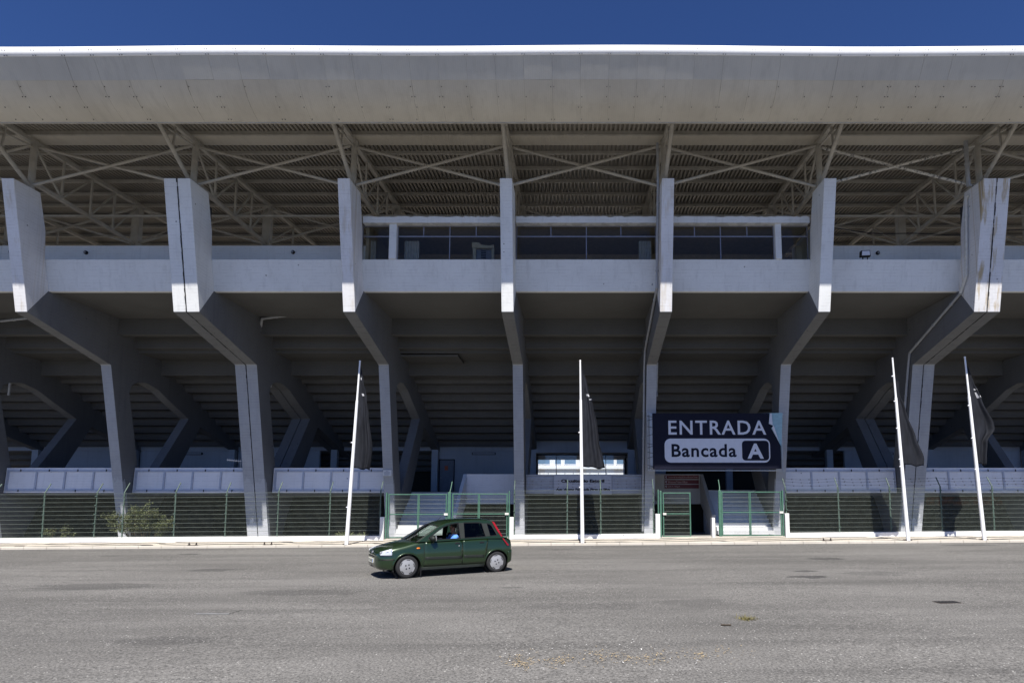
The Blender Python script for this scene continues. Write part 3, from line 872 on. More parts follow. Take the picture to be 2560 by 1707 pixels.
def gate(name, label, cat, px0, px1, mids, z0, z1, zm, thick=None, group=None, seed=0, arm=()):
    g = empty(name, (fx((px0+px1)/2), FY, pave(fx((px0+px1)/2))), 0, label, cat, group)
    X = g.location.x; a = fx(px0)-X; b = fx(px1)-X; r = .028
    m = MB()
    for x in (a+r, b-r): m.box(x-r, x+r, -r, r, z0, z1)
    for z in (z0+r, zm, z1-r): m.box(a+2*r, b-2*r, -r+.002, r-.002, z-r*.9, z+r*.9)
    obj('frame', m, M['green'], g, bevel=.006)
    for p in mids:
        x = fx(p)-X
        for (za, zb) in ((z0+2*r, zm-r), (zm+r, z1-2*r)):
            m = MB(); m.box(x-.05, x-.008, -r+.004, r-.004, za, zb); m.box(x+.008, x+.05, -r+.004, r-.004, za, zb); obj('middle_stile', m, M['green'], g)
    m = MB(); x = a+2*r+.02
    while x < b-2*r: m.tube((x,.0,z0+r),(x,.0,z1-r),.0031,3,caps=False); x += .05
    z = z0+.2
    while z < z1-.1: m.box(a+2*r, b-2*r, -.012, -.004, z-.0055, z+.0055); z += .2
    obj('mesh_panel', m, M['mesh_wire'], g, fix=False)
    m = MB(); m.box(a+.0, a+.16, -r-.05, -r-.004, zm-.06, zm+.04) if name == 'wicket_gate' else m.box(b-.12, b+.06, -r-.05, -r-.004, zm-.05, zm+.05)
    obj('latch', m, M['pipe_white'], g, bevel=.008)
    for x, w_, h, ar in arm:
        m = MB(); xx = fx(x)-X; m.box(xx-w_, xx+w_, -.05, .05, 0, h)
        if ar: m.tube((xx,0,h-.05),(xx+.03,.1,h+.15),.022,8); m.tube((xx+.03,.1,h+.15),(xx+.04,.34,h+.5),.022,8)
        obj('post', m, M['green'], g, bevel=.006)
    return g
gate('double_gate', 'green mesh gate in front of the white steps, above the car bonnet', 'gate', 970, 1117, [1046], .07, 2.14, 1.18, group='tall green mesh gates', arm=((966,.035,2.2,False),))
gate('double_gate', 'green mesh gate leaf behind the car, between thick post and white end pier', 'gate', 1130, 1269, [1197], .07, 2.14, 1.18, group='tall green mesh gates', arm=((1123,.075,2.2,True),(1273,.03,2.25,False)))
gate('double_gate', 'green mesh gate below the right end of the big navy sign', 'gate', 1804, 1954, [1875], .06, 2.14, 1.16, group='tall green mesh gates', arm=((1800,.065,2.2,True),(1957,.03,2.2,False)))
gate('wicket_gate', 'single narrow green mesh gate beside the dark doorway under the big sign', 'gate', 1657, 1727, [], .04, 2.12, 1.12, arm=((1652,.04,2.2,False),(1646,.03,2.25,False)))

# ------------------------------------------------------------------ flagpoles and flags
def flagpole(px, py_top, px_top, label, clips, seed):
    base_px = px
    X, Y = (px-CX)/57.85, 26.02
    top = at(px_top, py_top, Y)
    g = pave(X)-.03
    fp = empty('flagpole', (X, Y, g), 0, label, 'flagpole', 'white flagpoles along the kerb')
    dx, h = top[0]-X, top[2]-g
    m = MB(); hs = h*.78
    m.tube((0,0,0),(dx*.78,0,hs),.085,14,.058); m.tube((dx*.78,0,hs),(dx,0,h),.045,12,.035); m.ball((dx,0,h),.045,10,5)
    obj('pole', m, M['pole'], fp)
    m = MB(); m.box(-.16,.16,-.045,.15,-.02,.025); m.box(-.11,.11,-.04,.11,.025,.05)
    for sx in (-.13,.13):
        for sy in (-.03,.13): m.tube((sx,sy,.025),(sx,sy,.06),.014,6)
    obj('base_plate', m, M['iron'], fp, bevel=.006)
    m = MB()
    for t in clips: m.box(dx*t-.12, dx*t-.03, -.05, -.0, h*t-.02, h*t+.02)
    obj('rope_cleat', m, M['pole'], fp)
    return X, Y, g, dx, h
def flag(fp, label, right, top, bot, depth, seed, tears=(), ink=()):
    """right: list of (t, width m) from top to bottom; the cloth hangs off the pole"""
    X, Y, g, dx, h = fp
    rr = random.Random(seed)
    def wid(t):
        for (a, wa), (b, wb) in zip(right[:-1], right[1:]):
            if a <= t <= b: 
                u = (t-a)/(b-a); u = u*u*(3-2*u)*.5+u*.5; return wa+(wb-wa)*u
        return right[-1][1]
    nu, nv = 26, 60; rows = []
    f1, f2, p1, p2 = rr.uniform(2.0,3.0), rr.uniform(5,7), rr.uniform(0,6), rr.uniform(0,6)
    def pt(u, t):
        z = h*(top + (bot-top)*t)
        px = dx*z/h + .05 + u*wid(t)
        if t > .9: z -= .10*u*(t-.9)/.1
        amp = depth*min(1, t*1.4)*u**.6
        y = .0 + amp*(math.sin(u*f1*2*math.pi*.8+p1+t*1.2) *.65 + math.sin(u*f2*math.pi+p2-t*1.6)*.35) + .10*u*t
        y += .03*math.sin(t*16+u*7+p1)*u*(1-t)
        z -= .05*math.sin(u*f1*4+p2)*t*u
        return (px, y, z)
    for k in range(nv+1): rows.append([pt(j/nu, k/nv) for j in range(nu+1)])
    m = MB(); m.grid(rows)
    o = obj('flag', m, M['flag'], None, label, 'flag', 'black flags hanging from the poles')
    o.location = (X, Y, g)
    sm = o.modifiers.new('Solidify','SOLIDIFY'); sm.thickness = .006
    if ink:
        k_ = MB()
        for (u0, u1, t0, t1) in ink:
            r_ = []
            for i in range(5):
                t = t0+(t1-t0)*i/4; r_.append([(lambda q: (q[0], q[1]-.012, q[2]))(pt(u, t)) for u in (u0+(.06*i/4), (u0+u1)/2+(.06*i/4), u1+(.06*i/4))])
            k_.grid(r_)
        obj('printed_lettering', k_, M['flag_ink'], o, fix=False)
    return o
p = flagpole(871, 903, 900, 'white flagpole leaning to the right, leftmost on the kerb beside the car', (.2,.55), 1)
flag(p, 'black flag on the leaning flagpole left of the car, rounded at its lower corner', [(0,.03),(.12,.14),(.3,.36),(.5,.50),(.8,.74),(.93,.72),(1,.66)], .965, .412, .10, 11, ink=((.3,.55,.10,.125),(.42,.62,.262,.285)))
p = flagpole(1456, 902, 1450.5, 'upright white flagpole standing in front of the circuit name board', (.3,.6), 2)
flag(p, 'black flag with a pointed lower corner hanging in front of the bright doorway', [(0,.03),(.2,.26),(.4,.50),(.6,.66),(.75,.72),(.9,.86),(1,.98)], .965, .412, .12, 22, ink=((.55,.85,.275,.30),(.75,1.0,.325,.335)))
p = flagpole(2264, 896, 2231, 'white flagpole with small cleats in front of the double grey leg', (.40,.44,.61,.76,.9), 3)
flag(p, 'black flag hanging across the double grey leg', [(0,.0),(.08,.16),(.2,.14),(.4,.36),(.7,.72),(.93,1.02),(1,.98)], .90, .412, .07, 33)
p = flagpole(2453, 893, 2412, 'white flagpole furthest to the right on the kerb', (.38,.55,.73), 4)
flag(p, 'black flag with white print spread widest, on the flagpole furthest right', [(0,.04),(.15,.22),(.35,.48),(.6,.92),(.66,.94),(.78,.55),(1,.42)], .95, .415, .12, 44, ink=((.62,.95,.235,.25),(.66,.80,.27,.33),(.9,1.0,.31,.33)))

# ------------------------------------------------------------------ signs
def text_mb(body, x0, x1, z0, z1, y, depth=.004, bold=0.0, space=1.0):
    """lettering fitted into the box x0..x1, z0..z1 on the plane y, facing the camera"""
    cu = bpy.data.curves.new('text', 'FONT'); cu.body = body; cu.size = 1; cu.extrude = 0; cu.offset = bold; cu.resolution_u = 3; cu.space_character = space
    o = bpy.data.objects.new('text', cu); COL.objects.link(o)
    bpy.context.view_layer.update()
    me = bpy.data.meshes.new_from_object(o.evaluated_get(bpy.context.evaluated_depsgraph_get()))
    bpy.data.objects.remove(o); bpy.data.curves.remove(cu)
    vs = [v.co for v in me.vertices]
    ax, bx = min(v.x for v in vs), max(v.x for v in vs); ay, by = min(v.y for v in vs), max(v.y for v in vs)
    m = MB()
    m.add([(x0+(v.x-ax)/(bx-ax)*(x1-x0), y, z0+(v.y-ay)/(by-ay)*(z1-z0)) for v in vs], [tuple(p.vertices) for p in me.polygons])
    bpy.data.meshes.remove(me)
    return m
def rrect(x0, x1, z0, z1, r, n=6):
    pts = []
    for cx, cz, a0 in ((x1-r,z0+r,-90),(x1-r,z1-r,0),(x0+r,z1-r,90),(x0+r,z0+r,180)):
        for k in range(n+1):
            a = R(a0+90*k/n); pts.append((cx+r*math.cos(a), cz+r*math.sin(a)))
    return pts
SX, SZ, SY = 3.86, 6.22, 29.32
def sgx(q): return (q-62)/233.0
def sgz(q): return -(q-65)/233.0
sign = empty('entrance_sign', (SX, SY, SZ), 0, 'large navy entrance sign with white lettering and a torn upper right corner', 'sign')
poly = [(sgx(a), sgz(b)) for a, b in ((62,65),(62,706),(1525,700),(1525,440),(1420,238),(1442,208),(1392,186),(1405,65))]
m = MB(); m.prism(poly[::-1], -.03, .0, 'y'); obj('board', m, M['navy'], sign)
m = MB(); m.prism([(sgx(a), sgz(b)) for a, b in ((1300,64),(1560,58),(1532,480),(1528,690),(1300,690))][::-1], .012, .035, 'y'); obj('backing', m, M['teal'], sign)
m = MB(); m.prism([(sgx(a), sgz(b)) for a, b in ((1406,66),(1392,184),(1398,188),(1440,210),(1421,236),(1500,390),(1430,200),(1424,70))], -.06, -.034, 'y')
m.map(lambda x, y, z: (x, y-.10*max(0, 1-abs(x-sgx(1440))*3), z)); obj('torn_flap', m, M['sign_white'], sign)
m = MB()
for q in (10, 34): m.box(sgx(q)-.02, sgx(q)+.02, .02, .06, sgz(715), sgz(55))
m.box(sgx(38), sgx(61), .0, .03, sgz(695), sgz(75))
m.box(sgx(1545)-.02, sgx(1545)+.02, .04, .08, sgz(740), sgz(50))
for q in (70, 720): m.box(sgx(4), sgx(1575), .04, .08, sgz(q)-.02, sgz(q)+.02)
obj('support_frame', m, M['steel_grey'], sign)
m = MB()
for k, zq in enumerate((95,150,215,325,410,460,510,580,660,700)):
    m.beam((sgx(2), -.01, sgz(zq)), (sgx(62), -.036, sgz(zq+(-18 if k % 2 else 14))), .02, .02)
obj('lacing', m, M['crack'], sign)
obj('lettering', text_mb('ENTRADA', sgx(243), sgx(1362), sgz(310), sgz(148), -.034, bold=.012, space=1.14), M['sign_white'], sign)
m = MB(); m.prism(rrect(sgx(197), sgx(1400), sgz(630), sgz(356), .29), -.036, -.031, 'y'); obj('white_plate', m, M['sign_white'], sign)
m = MB(); m.prism(rrect(sgx(1080), sgx(1386), sgz(607), sgz(380), .17), -.041, -.0365, 'y'); obj('blue_plate', m, M['navy'], sign)
obj('lettering', text_mb('Bancada', sgx(275), sgx(1016), sgz(568), sgz(418), -.0405, bold=.022, space=1.10), M['navy'], sign)
obj('lettering', text_mb('A', sgx(1140), sgx(1326), sgz(585), sgz(412), -.045, bold=.03), M['sign_white'], sign)

nb = empty('name_board', (.35, 30.98, 0), 0, 'pale grey circuit name board with dark lettering hung on the centre balcony', 'sign')
def nbx(q): return ((1300+q/4.9)-CX)/48.6-.35
def nbz(q): return at(CX, 1100+q/4.9, 30.98)[2]
m = MB(); m.box(nbx(416), nbx(1124), -.03, 0, nbz(660), nbz(430)); obj('board', m, M['board_grey'], nb, bevel=.004)
obj('lettering', text_mb('Circuito do Estoril', nbx(503), nbx(1035), nbz(518), nbz(478), -.036, bold=.055), M['text_dark'], nb)
obj('lettering', text_mb('Autódromo Fernanda Pires da Silva', nbx(440), nbx(1103), nbz(616), nbz(586), -.036, bold=.055), M['text_dark'], nb)

for k, (t_, q0, q1, xe, lab) in enumerate((('Centro de Acreditação/Accreditation Centre', 428, 474, 2180, 'maroon direction sign with the longest line of text, top of three on the beige wall'),
        ('Bilheteiras/Tickets Offices', 486, 534, 2050, 'maroon direction sign in the middle of three on the beige wall'),
        ('Lote A - Wing A', 542, 590, 1955, 'maroon direction sign with the shortest text, lowest of three on the beige wall'))):
    s_ = empty('direction_sign', (0, 33.91, 0), 0, lab, 'sign', 'maroon direction signs on the beige wall')
    def dx_(q): return at(1300+q/4.9, 1200, 33.91)[0]
    def dz_(q): return at(1700, 1100+q/4.9, 33.91)[2]
    m = MB(); m.box(dx_(1772), dx_(2190), 0, .035, dz_(q1), dz_(q0)); obj('board', m, M['maroon'], s_)
    m = MB(); m.box(dx_(1772), dx_(2190), -.003, .036, dz_(q0)+.003, dz_(q0)+.028); obj('top_edge', m, M['steel_grey'], s_)
    zc = (dz_(q0)+dz_(q1))/2
    obj('lettering', text_mb(t_, dx_(1815), dx_(xe), zc-.065, zc+.05, -.004), M['text_pale'], s_)
    m = MB(); xx = dx_(1790)
    m.beam((xx+.05,-.004,zc+.05),(xx-.04,-.004,zc-.0),.012,.025); m.beam((xx-.04,-.004,zc),(xx+.03,-.004,zc-.06),.012,.025); m.beam((xx-.04,-.006,zc+.0),(xx-.04,-.006,zc+.06),.012,.025,(0,1,0))
    obj('arrow', m, M['sign_white'], s_)

nt_ = empty('notice', (0,0,0), 0, 'small white notice fixed low on the leg left of the gates', 'sign')
Yl = 30.15
x0 = at(958,1180,Yl)[0]; x1 = at(978.5,1180,Yl)[0]; z0 = at(968,1189,Yl)[2]; z1 = at(968,1174.5,Yl)[2]
m = MB(); m.box(x0, x1, Yl-.02, Yl+.04, z0, z1); obj('board', m, M['step_white'], nt_)
m = MB()
for k, (a, b) in enumerate(((.35,.62),(.12,.86),(.12,.80),(.14,.88),(.14,.7))):
    zz = z1-(z1-z0)*(.18+.16*k); m.box(x0+(x1-x0)*a, x0+(x1-x0)*b, Yl-.024, Yl-.021, zz-.012, zz+.012)
obj('faded_lines', m, M['panel_grey'], nt_)

# graffiti scrawl on the beige wall behind the wicket gate
g_ = MB(); rr = random.Random(5)
for (px0, px1, y0, y1) in ((1636,1644,1235,1252),(1656,1673,1238,1246),(1657,1687,1246,1253)):
    for k in range(9):
        a = at(rr.uniform(px0,px1), rr.uniform(y0,y1), 33.94); b = at(rr.uniform(px0,px1), rr.uniform(y0,y1), 33.94)
        b = (a[0]+max(-.25,min(.25,b[0]-a[0])), a[1], a[2]+max(-.25,min(.25,b[2]-a[2])))
        g_.beam((a[0],33.94-.0005*k,a[2]), (b[0],33.94-.0005*k,b[2]), .004, .035, (0,1,0))
part('graffiti', g_, M['crack'], label='dark scrawled graffiti')

# ------------------------------------------------------------------ small things on and round the stand
def aerial():
    a = empty('tv_aerial', (*at(601,1172,30.9)[:2], 3.62), 0, 'small tv aerial on the top edge of the second balcony from the left', 'aerial')
    m = MB(); m.tube((0,0,0),(0,0,.36),.018,8); obj('mast', m, M['pipe'], a)
    m = MB(); m.tube((-.72,0,.42),(.04,0,.34),.016,8); obj('boom', m, M['pole'], a)
    m = MB()
    for k in range(7):
        x = -.68+k*.11; m.tube((x,0,.41-.01*k-.08),(x,.0,.41-.01*k+.08),.007,5)
    obj('rod', m, M['pole'], a)
aerial()
fl = empty('floodlight', (at(2163,635,25.12)[0], 25.15, 12.3), 0, 'boxy floodlight on the parapet right of the press room', 'floodlight')
m = MB(); m.tube((-.1,0,0),(-.1,0,.2),.025,8); m.tube((.1,0,0),(.1,0,.2),.025,8); obj('bracket', m, M['crack'], fl)
m = MB(); m.prism([(-.22,.15),(-.2,.42),(.19,.44),(.22,.17)], -.10, .08, 'y'); obj('housing', m, M['crack'], fl, bevel=.02)
m = MB(); m.prism([(-.18,.19),(-.165,.385),(.155,.40),(.18,.21)], -.112, -.102, 'y'); obj('lens', m, M['sign_white'], fl)
for k, (px, py, lab) in enumerate(((27,630,'round bulkhead lamp at the far left edge of the stand'),(214,631,'round bulkhead lamp on the wall between the first two piers'),
        (732,630,'round bulkhead lamp on the wall between the double pier and the press room'),(2195,632,'round bulkhead lamp beside the boxy floodlight'))):
    p0 = at(px, py, 27.14)
    l_ = empty('bulkhead_lamp', p0, 0, lab, 'lamp', 'round bulkhead lamps on the upper wall')
    m = MB(); m.lathe([(0,-.06),(.06,-.06),(.085,-.02),(.085,.055)], (0,0,0), (0,1,0), 14); obj('housing', m, M['crack'], l_)
    m = MB(); m.ball((0,-.06,-.01), .055, 10, 6); obj('lens', m, M['panel_grey'], l_)
# hanging cable at the right
c = MB(); pts = []
for t in range(25):
    u = t/24; x = FR[6]+.3+(FR[8]-FR[6])*u
    pts.append((x, 26.6, 14.55 - .42*math.sin(math.pi*min(1,u*1.15)) + .05*math.sin(u*21)))
for a, b in zip(pts[:-1], pts[1:]): c.tube(a, b, .022, 5)
part('slack_cable', c, M['crack'])
# heater seen through the press room glass
h_ = empty('cooling_unit', (glz(1202), 25.75, 12.31), R(6), 'cream plastic air cooler standing behind the press room window', 'air cooler')
m = MB(); m.box(-.52,.52,0,.5,0,.16); m.box(-.46,-.32,.05,.45,.16,.95); m.box(.36,.48,.05,.45,.16,.9); m.prism([(-.5,.80),(-.5,1.08),(-.2,1.08),(-.1,.98),(.25,.95),(.45,1.02),(.48,.84)], .0,.45,'y'); obj('housing', m, M['cooler'], h_, bevel=.03)
m = MB(); m.box(-.31,.35,.12,.4,.30,.79); obj('grille', m, M['alu'], h_)
m = MB()
for k in range(5): m.box(-.1,.12,.1,.118,.38+k*.08,.42+k*.08)
m.box(-.31,.35,.08,.2,.17,.27); obj('vent_slots', m, M['crack'], h_)

# pit building across the track
pb = empty('white_building', (1.5, 92, 0), 0, 'bright white building seen far off through the central passage of the grandstand', 'building')
def pz(py): return at(CX, py, 92)[2]
def pxx(px): return at(px, 1160, 92)[0]-1.5
m = MB(); m.box(-14,14,0,14,-.4,pz(1100)); obj('wall', m, M['low_wall'], pb)
for a, b in ((1340,1376),(1386,1404),(1410,1441),(1450,1500),(1505,1536),(1540,1560)):
    m = MB(); m.box(pxx(a), pxx(b), -.08, -.01, pz(1161), pz(1140)); f_ = obj('window_frame', m, M['pole'], pb)
    m = MB(); m.box(pxx(a)+.1, pxx(b)-.1, -.1, -.082, pz(1159.5), pz(1141)); obj('pane', m, M['pane_blue'], f_)
m = MB(); m.box(-13,13,-.4,-.01,pz(1172),pz(1164.5)); obj('ledge', m, M['pole'], pb)
for k in range(9):
    x = pxx(1350)+k*1.28
    m = MB(); m.beam((x,-1.9,pz(1173.5)),(x,-.02,pz(1171.5)),.08,.1); m.beam((x,-1.2,pz(1173)),(x,-.02,pz(1182)),.06,.06); obj('awning_bracket', m, M['steel_grey'], pb)

# ------------------------------------------------------------------ plants behind the fence
def shrub(name, x, y, w_, h, n, leaf, mat, label, seed, grassy=False, stems=14):
    rr = random.Random(seed)
    g = empty(name, (x, y, road(x)+.06), 0, label, 'shrub' if not grassy else 'plant')
    st = MB(); lf = MB()
    tips = []
    for k in range(stems):
        a = rr.uniform(-1,1); 
        base = Vector((a*w_*.18, rr.uniform(-.15,.15), 0))
        tip = Vector((a*w_*.5*rr.uniform(.6,1.05), rr.uniform(-.4,.4), h*(1-.45*abs(a)**1.6)*rr.uniform(.62,1.06)))
        mid = base.lerp(tip, .5)+Vector((rr.uniform(-.1,.1), rr.uniform(-.1,.1), h*.06))
        st.tube(base, mid, .016, 5, .010); st.tube(mid, tip, .010, 5, .004)
        for q in range(3):
            t = rr.uniform(.35,.95); p0 = base.lerp(tip, t); p1 = p0+Vector((rr.gauss(0,.2), rr.gauss(0,.2), rr.uniform(-.05,.3)))*min(1,h)
            st.tube(p0, p1, .006, 4, .003); tips.append((p0,p1))
        tips.append((mid, tip))
    obj('stem', st, M['stem'], g, fix=False)
    for k in range(n):
        if grassy:
            a = rr.uniform(-1,1); b0 = Vector((a*w_*.35+rr.gauss(0,.05), rr.uniform(-.2,.2), rr.uniform(0,h*.5)))
            d = Vector((rr.gauss(0,.8), rr.gauss(0,.6), rr.uniform(.4,1.2))).normalized(); L = leaf*rr.uniform(.6,1.3)
            s = d.cross(Vector((rr.gauss(0,1),rr.gauss(0,1),rr.gauss(0,1)))).normalized()*leaf*.055
            m_ = b0+d*L*.6; e = b0+d*L+Vector((0,0,-L*.2))
            lf.add([b0-s, b0+s, m_+s*1.1, m_-s*1.1, e], [(0,1,2,3),(3,2,4)])
        else:
            p0, p1 = rr.choice(tips); c = p0.lerp(p1, rr.uniform(.15,1.05))+Vector((rr.gauss(0,.06),rr.gauss(0,.07),rr.gauss(0,.06)))*min(1.2,h)
            if c.z < .02: continue
            d = Vector((rr.gauss(0,1),rr.gauss(0,1),rr.gauss(0,.6))).normalized(); s = d.cross(Vector((rr.gauss(0,.5),rr.gauss(0,.5),1))).normalized()
            L = leaf*rr.uniform(.6,1.3); W_ = L*.33
            lf.add([c-d*L*.5, c+s*W_, c+d*L*.5, c-s*W_], [(0,1,2,3)])
    obj('foliage', lf, M[mat], g, fix=False)
shrub('leafy_shrub', -20.95, 29.35, 3.2, 1.85, 6800, .085, 'leaf', 'large loose leafy shrub behind the left fence beside a grey leg', 3, stems=34)
shrub('weed', -24.9, 29.2, 1.4, .85, 420, .095, 'leaf', 'small sparse weed behind the fence at the far left', 4, stems=9)
shrub('grassy_clump', fx(850), 29.05, .85, .42, 170, .34, 'leaf_pale', 'pale narrow leaved clump just behind the leftmost flagpole', 5, True, 6)
shrub('grassy_clump', fx(893), 29.1, .75, .30, 120, .30, 'leaf_pale', 'lower pale clump beside the white end pier near the car', 6, True, 5)

# ------------------------------------------------------------------ things lying on the asphalt
def stub(px, py, label, seed):
    X, Y, g = on_ground(px, py); Y = 26.08
    s_ = empty('anchor_bolts', (X, Y, pave(X)-.03), 0, label, 'bolts', 'rusty anchor bolts left in the kerb')
    m = MB(); m.box(-.2,.2,-.08,.08,-.01,.012); obj('plate', m, M['iron'], s_)
    for x in (-.15,.15):
        m = MB(); m.tube((x,0,.012),(x*1.05,.0,.13),.028,7); m.tube((x,0,.03),(x,0,.06),.05,6); obj('bolt', m, M['iron'], s_)
stub(522,1364,'pair of rusty anchor bolts in the kerb below the double leg at the left',1); stub(694,1364,'pair of rusty anchor bolts in the kerb left of the leaning flagpole',2); stub(2069,1358,'pair of rusty anchor bolts in the kerb at the right, between gate and flagpoles',3)

X, Y, g = on_ground(2370, 1505)
dc = empty('drain_cover', (X,Y,g), R(4), 'dark sunken iron drain cover in the asphalt at the right', 'drain cover')
m = MB(); m.box(-.23,.23,-.12,.12,-.02,.006); obj('frame', m, M['iron'], dc, bevel=.004)
m = MB()
for k in range(6): m.box(-.20+k*.068,-.16+k*.068,-.1,.1,.006,.012)
obj('bar', m, M['crack'], dc)
X, Y, g = on_ground(550, 1529)
dc = empty('drain_cover', (X,Y,g), R(-3), 'tilted asphalt topped cover with a raised pale edge at the left', 'drain cover')
m = MB(); m.box(-.30,.30,-.2,.2,-.01,.012); obj('lid', m, M['asphalt'], dc, bevel=.006)
m = MB(); m.beam((-.30,-.207,.008),(.30,-.207,.012),.014,.012); obj('rim', m, M['steel_grey'], dc)

def litter(name, label, pts, mat, seed, kind=None, cat=None, size=.05):
    rr = random.Random(seed); m = MB()
    for (x, y, z) in pts:
        a = rr.uniform(0, math.pi); L = size*rr.uniform(.5,1.5); W_ = L*rr.uniform(.15,.4)
        d = Vector((math.cos(a),math.sin(a),rr.uniform(-.1,.3)))*L; s = Vector((-math.sin(a),math.cos(a),rr.uniform(-.2,.4)))*W_
        c = Vector((x,y,z+.012+rr.uniform(0,.01)))
        m.add([c-d-s,c+d-s,c+d+s,c-d+s], [(0,1,2,3)])
    return obj(name, m, M[mat], None, label, cat, None, kind, fix=False)
rr = random.Random(9); pts = []
heaps = [(1285+rr.random()*520, rr.gauss(0,6), rr.uniform(4,26)) for k in range(26)]
for k in range(620):
    hx, hy, hs = rr.choice(heaps)
    px = hx+rr.gauss(0,hs); py = 1652 + 8*math.sin(px*.02) + hy + rr.gauss(0,6) - (px-1290)*.035
    if k % 4 == 0: px = 1270+rr.random()*620; py = 1650+rr.gauss(0,14)-(px-1290)*.03
    x, y, g = on_ground(px, py); pts.append((x,y,g))
litter('straw_litter', 'drift of dry straw and leaf scraps on the asphalt in front', pts, 'straw', 1, 'stuff', size=.012)
pts = []
for k in range(70):
    px = 1250+rr.random()*560; py = 1600+rr.random()*80; x, y, g = on_ground(px, py); pts.append((x,y,g))
litter('paper_scraps', 'small pale paper scraps scattered over the asphalt', pts, 'paper', 2, 'stuff', size=.010)
X, Y, g = on_ground(1866, 1547)
tu = MB(); rr = random.Random(4)
for k in range(160):
    b = Vector((X+rr.gauss(0,.07), Y+rr.gauss(0,.07), g)); d = Vector((rr.gauss(0,1),rr.gauss(0,1),rr.uniform(.1,.8))).normalized()*rr.uniform(.04,.12)
    s = d.cross(Vector((0,0,1))).normalized()*.006
    tu.add([b-s,b+s,b+d], [(0,1,2)])
obj('dry_tuft', tu, M['dry_weed'], None, 'small tuft of dry weeds lying on the asphalt at the right', 'weed', fix=False)
X, Y, g = on_ground(1816, 1564)
m = MB(); m.tube((X-.08,Y+.02,g+.014),(X+.07,Y-.02,g+.02),.011,6); obj('twig', m, M['twig'], None, 'short dark twig near the dry tuft on the asphalt', 'twig')
# ------------------------------------------------------------------ car (x forward, y left, z up)
CAR_A = R(210)
cxw, cyw = -3.58, 16.82
CAR = empty('hatchback_car', (cxw, cyw, road(cxw)), CAR_A, 'small dark green five door hatchback with its driver window open', 'car')
def cp_(name, mb, mat, parent=None, **kw): return obj(name, mb, M[mat], parent or CAR, **kw)
def lerp_tab(tab, x):
    if x <= tab[0][0]: return tab[0][1:]
    for a, b in zip(tab[:-1], tab[1:]):
        if a[0] <= x <= b[0]:
            t = (x-a[0])/(b[0]-a[0]); return tuple(p+(q-p)*t for p, q in zip(a[1:], b[1:]))
    return tab[-1][1:]
# x, half width, bottom, top at the side, extra crown, front overhang handled by w
ST = [(-1.72,.62,.36,.66,.01),(-1.705,.70,.28,.77,.01),(-1.66,.755,.235,.87,.01),(-1.56,.788,.215,.935,.01),(-1.4,.802,.20,.955,.01),(-.9,.810,.19,.95,.01),
      (-.2,.812,.185,.935,.01),(.4,.812,.185,.92,.01),(.80,.812,.185,.915,.02),(.95,.812,.185,.90,.055),(1.1,.811,.19,.865,.07),(1.3,.806,.19,.815,.075),
      (1.5,.795,.195,.775,.075),(1.66,.77,.20,.738,.07),(1.78,.725,.21,.703,.06),(1.86,.66,.225,.672,.05),(1.915,.56,.25,.640,.035),(1.945,.42,.29,.60,.02),(1.952,.30,.34,.55,.01)]
def sect(x):
    w_, zb, zt, cr = lerp_tab(ST, x)
    h = zt-zb
    return [(0,zb),(.5*w_,zb),(.86*w_,zb+.005),(.955*w_,zb+.05*min(1,h/.4)),(.985*w_,zb+.25*h),(w_,zb+.45*h),(.992*w_,zb+.66*h),(.972*w_,zb+.84*h),(.95*w_,zt-.035),(.915*w_,zt-.006),(.80*w_,zt+cr*.28),(.5*w_,zt+cr*.75),(0,zt+cr)]
def yb(x, z):
    s = sect(x)[3:10]
    if z <= s[0][1]: return s[0][0]
    for a, b in zip(s[:-1], s[1:]):
        if a[1] <= z <= b[1]: return a[0]+(b[0]-a[0])*(z-a[1])/(b[1]-a[1]+1e-9)
    return s[-1][0]
xsr_ = []
for a, b in zip(ST[:-1], ST[1:]):
    n = max(1, int((b[0]-a[0])/.09)); xsr_ += [a[0]+(b[0]-a[0])*k/n for k in range(n)]
xsr_.append(ST[-1][0])
m = MB(); rows = []
for x in xsr_:
    s = sect(x); rows.append([(x,-y,z) for y, z in s[::-1][:-1]] + [(x,y,z) for y, z in s[:-1]] + [])
    rows[-1] = [(x,y,z) for y, z in s] + [(x,-y,z) for y, z in s[-2:0:-1]]
m.grid(rows, closed=True); m.add(rows[0], [tuple(range(len(rows[0])))[::-1]]); m.add(rows[-1], [tuple(range(len(rows[-1])))])
body_me = m.mesh('car_body')
bob = bpy.data.objects.new('body', body_me); COL.objects.link(bob)
bm = bmesh.new(); bm.from_mesh(body_me); bmesh.ops.remove_doubles(bm, verts=bm.verts, dist=1e-4); bmesh.ops.recalc_face_normals(bm, faces=bm.faces); bm.to_mesh(body_me); bm.free()
def cut(o, mb):
    cm = mb.mesh('cutter'); c = bpy.data.objects.new('cutter', cm); COL.objects.link(c)
    md = o.modifiers.new('b','BOOLEAN'); md.operation = 'DIFFERENCE'; md.object = c; md.solver = 'EXACT'
    bpy.context.view_layer.update()
    me = bpy.data.meshes.new_from_object(o.evaluated_get(bpy.context.evaluated_depsgraph_get()))
    o.modifiers.clear(); o.data = me; bpy.data.objects.remove(c)
WR = .288; AX = (1.225, -1.225)
for ax in AX:
    for sy in (1,-1):
        m = MB(); m.lathe([(0,.50),(.345,.50),(.345,.95),(0,.95)], (ax,0,.27), (0,sy,0), 36, smooth=False); cut(bob, m)
m = MB(); m.prism([(.70,.56),(.70,1.2),(-.62,1.2),(-1.52,1.2),(-1.52,.80),(-.70,.80),(-.70,.34),(.2,.34)], -.70, .70, 'y'); cut(bob, m)
bob.data.name = 'car_body'; bob.data.materials.clear(); bob.data.materials.append(M['paint']); bob.parent = CAR
for p in bob.data.polygons: p.use_smooth = True
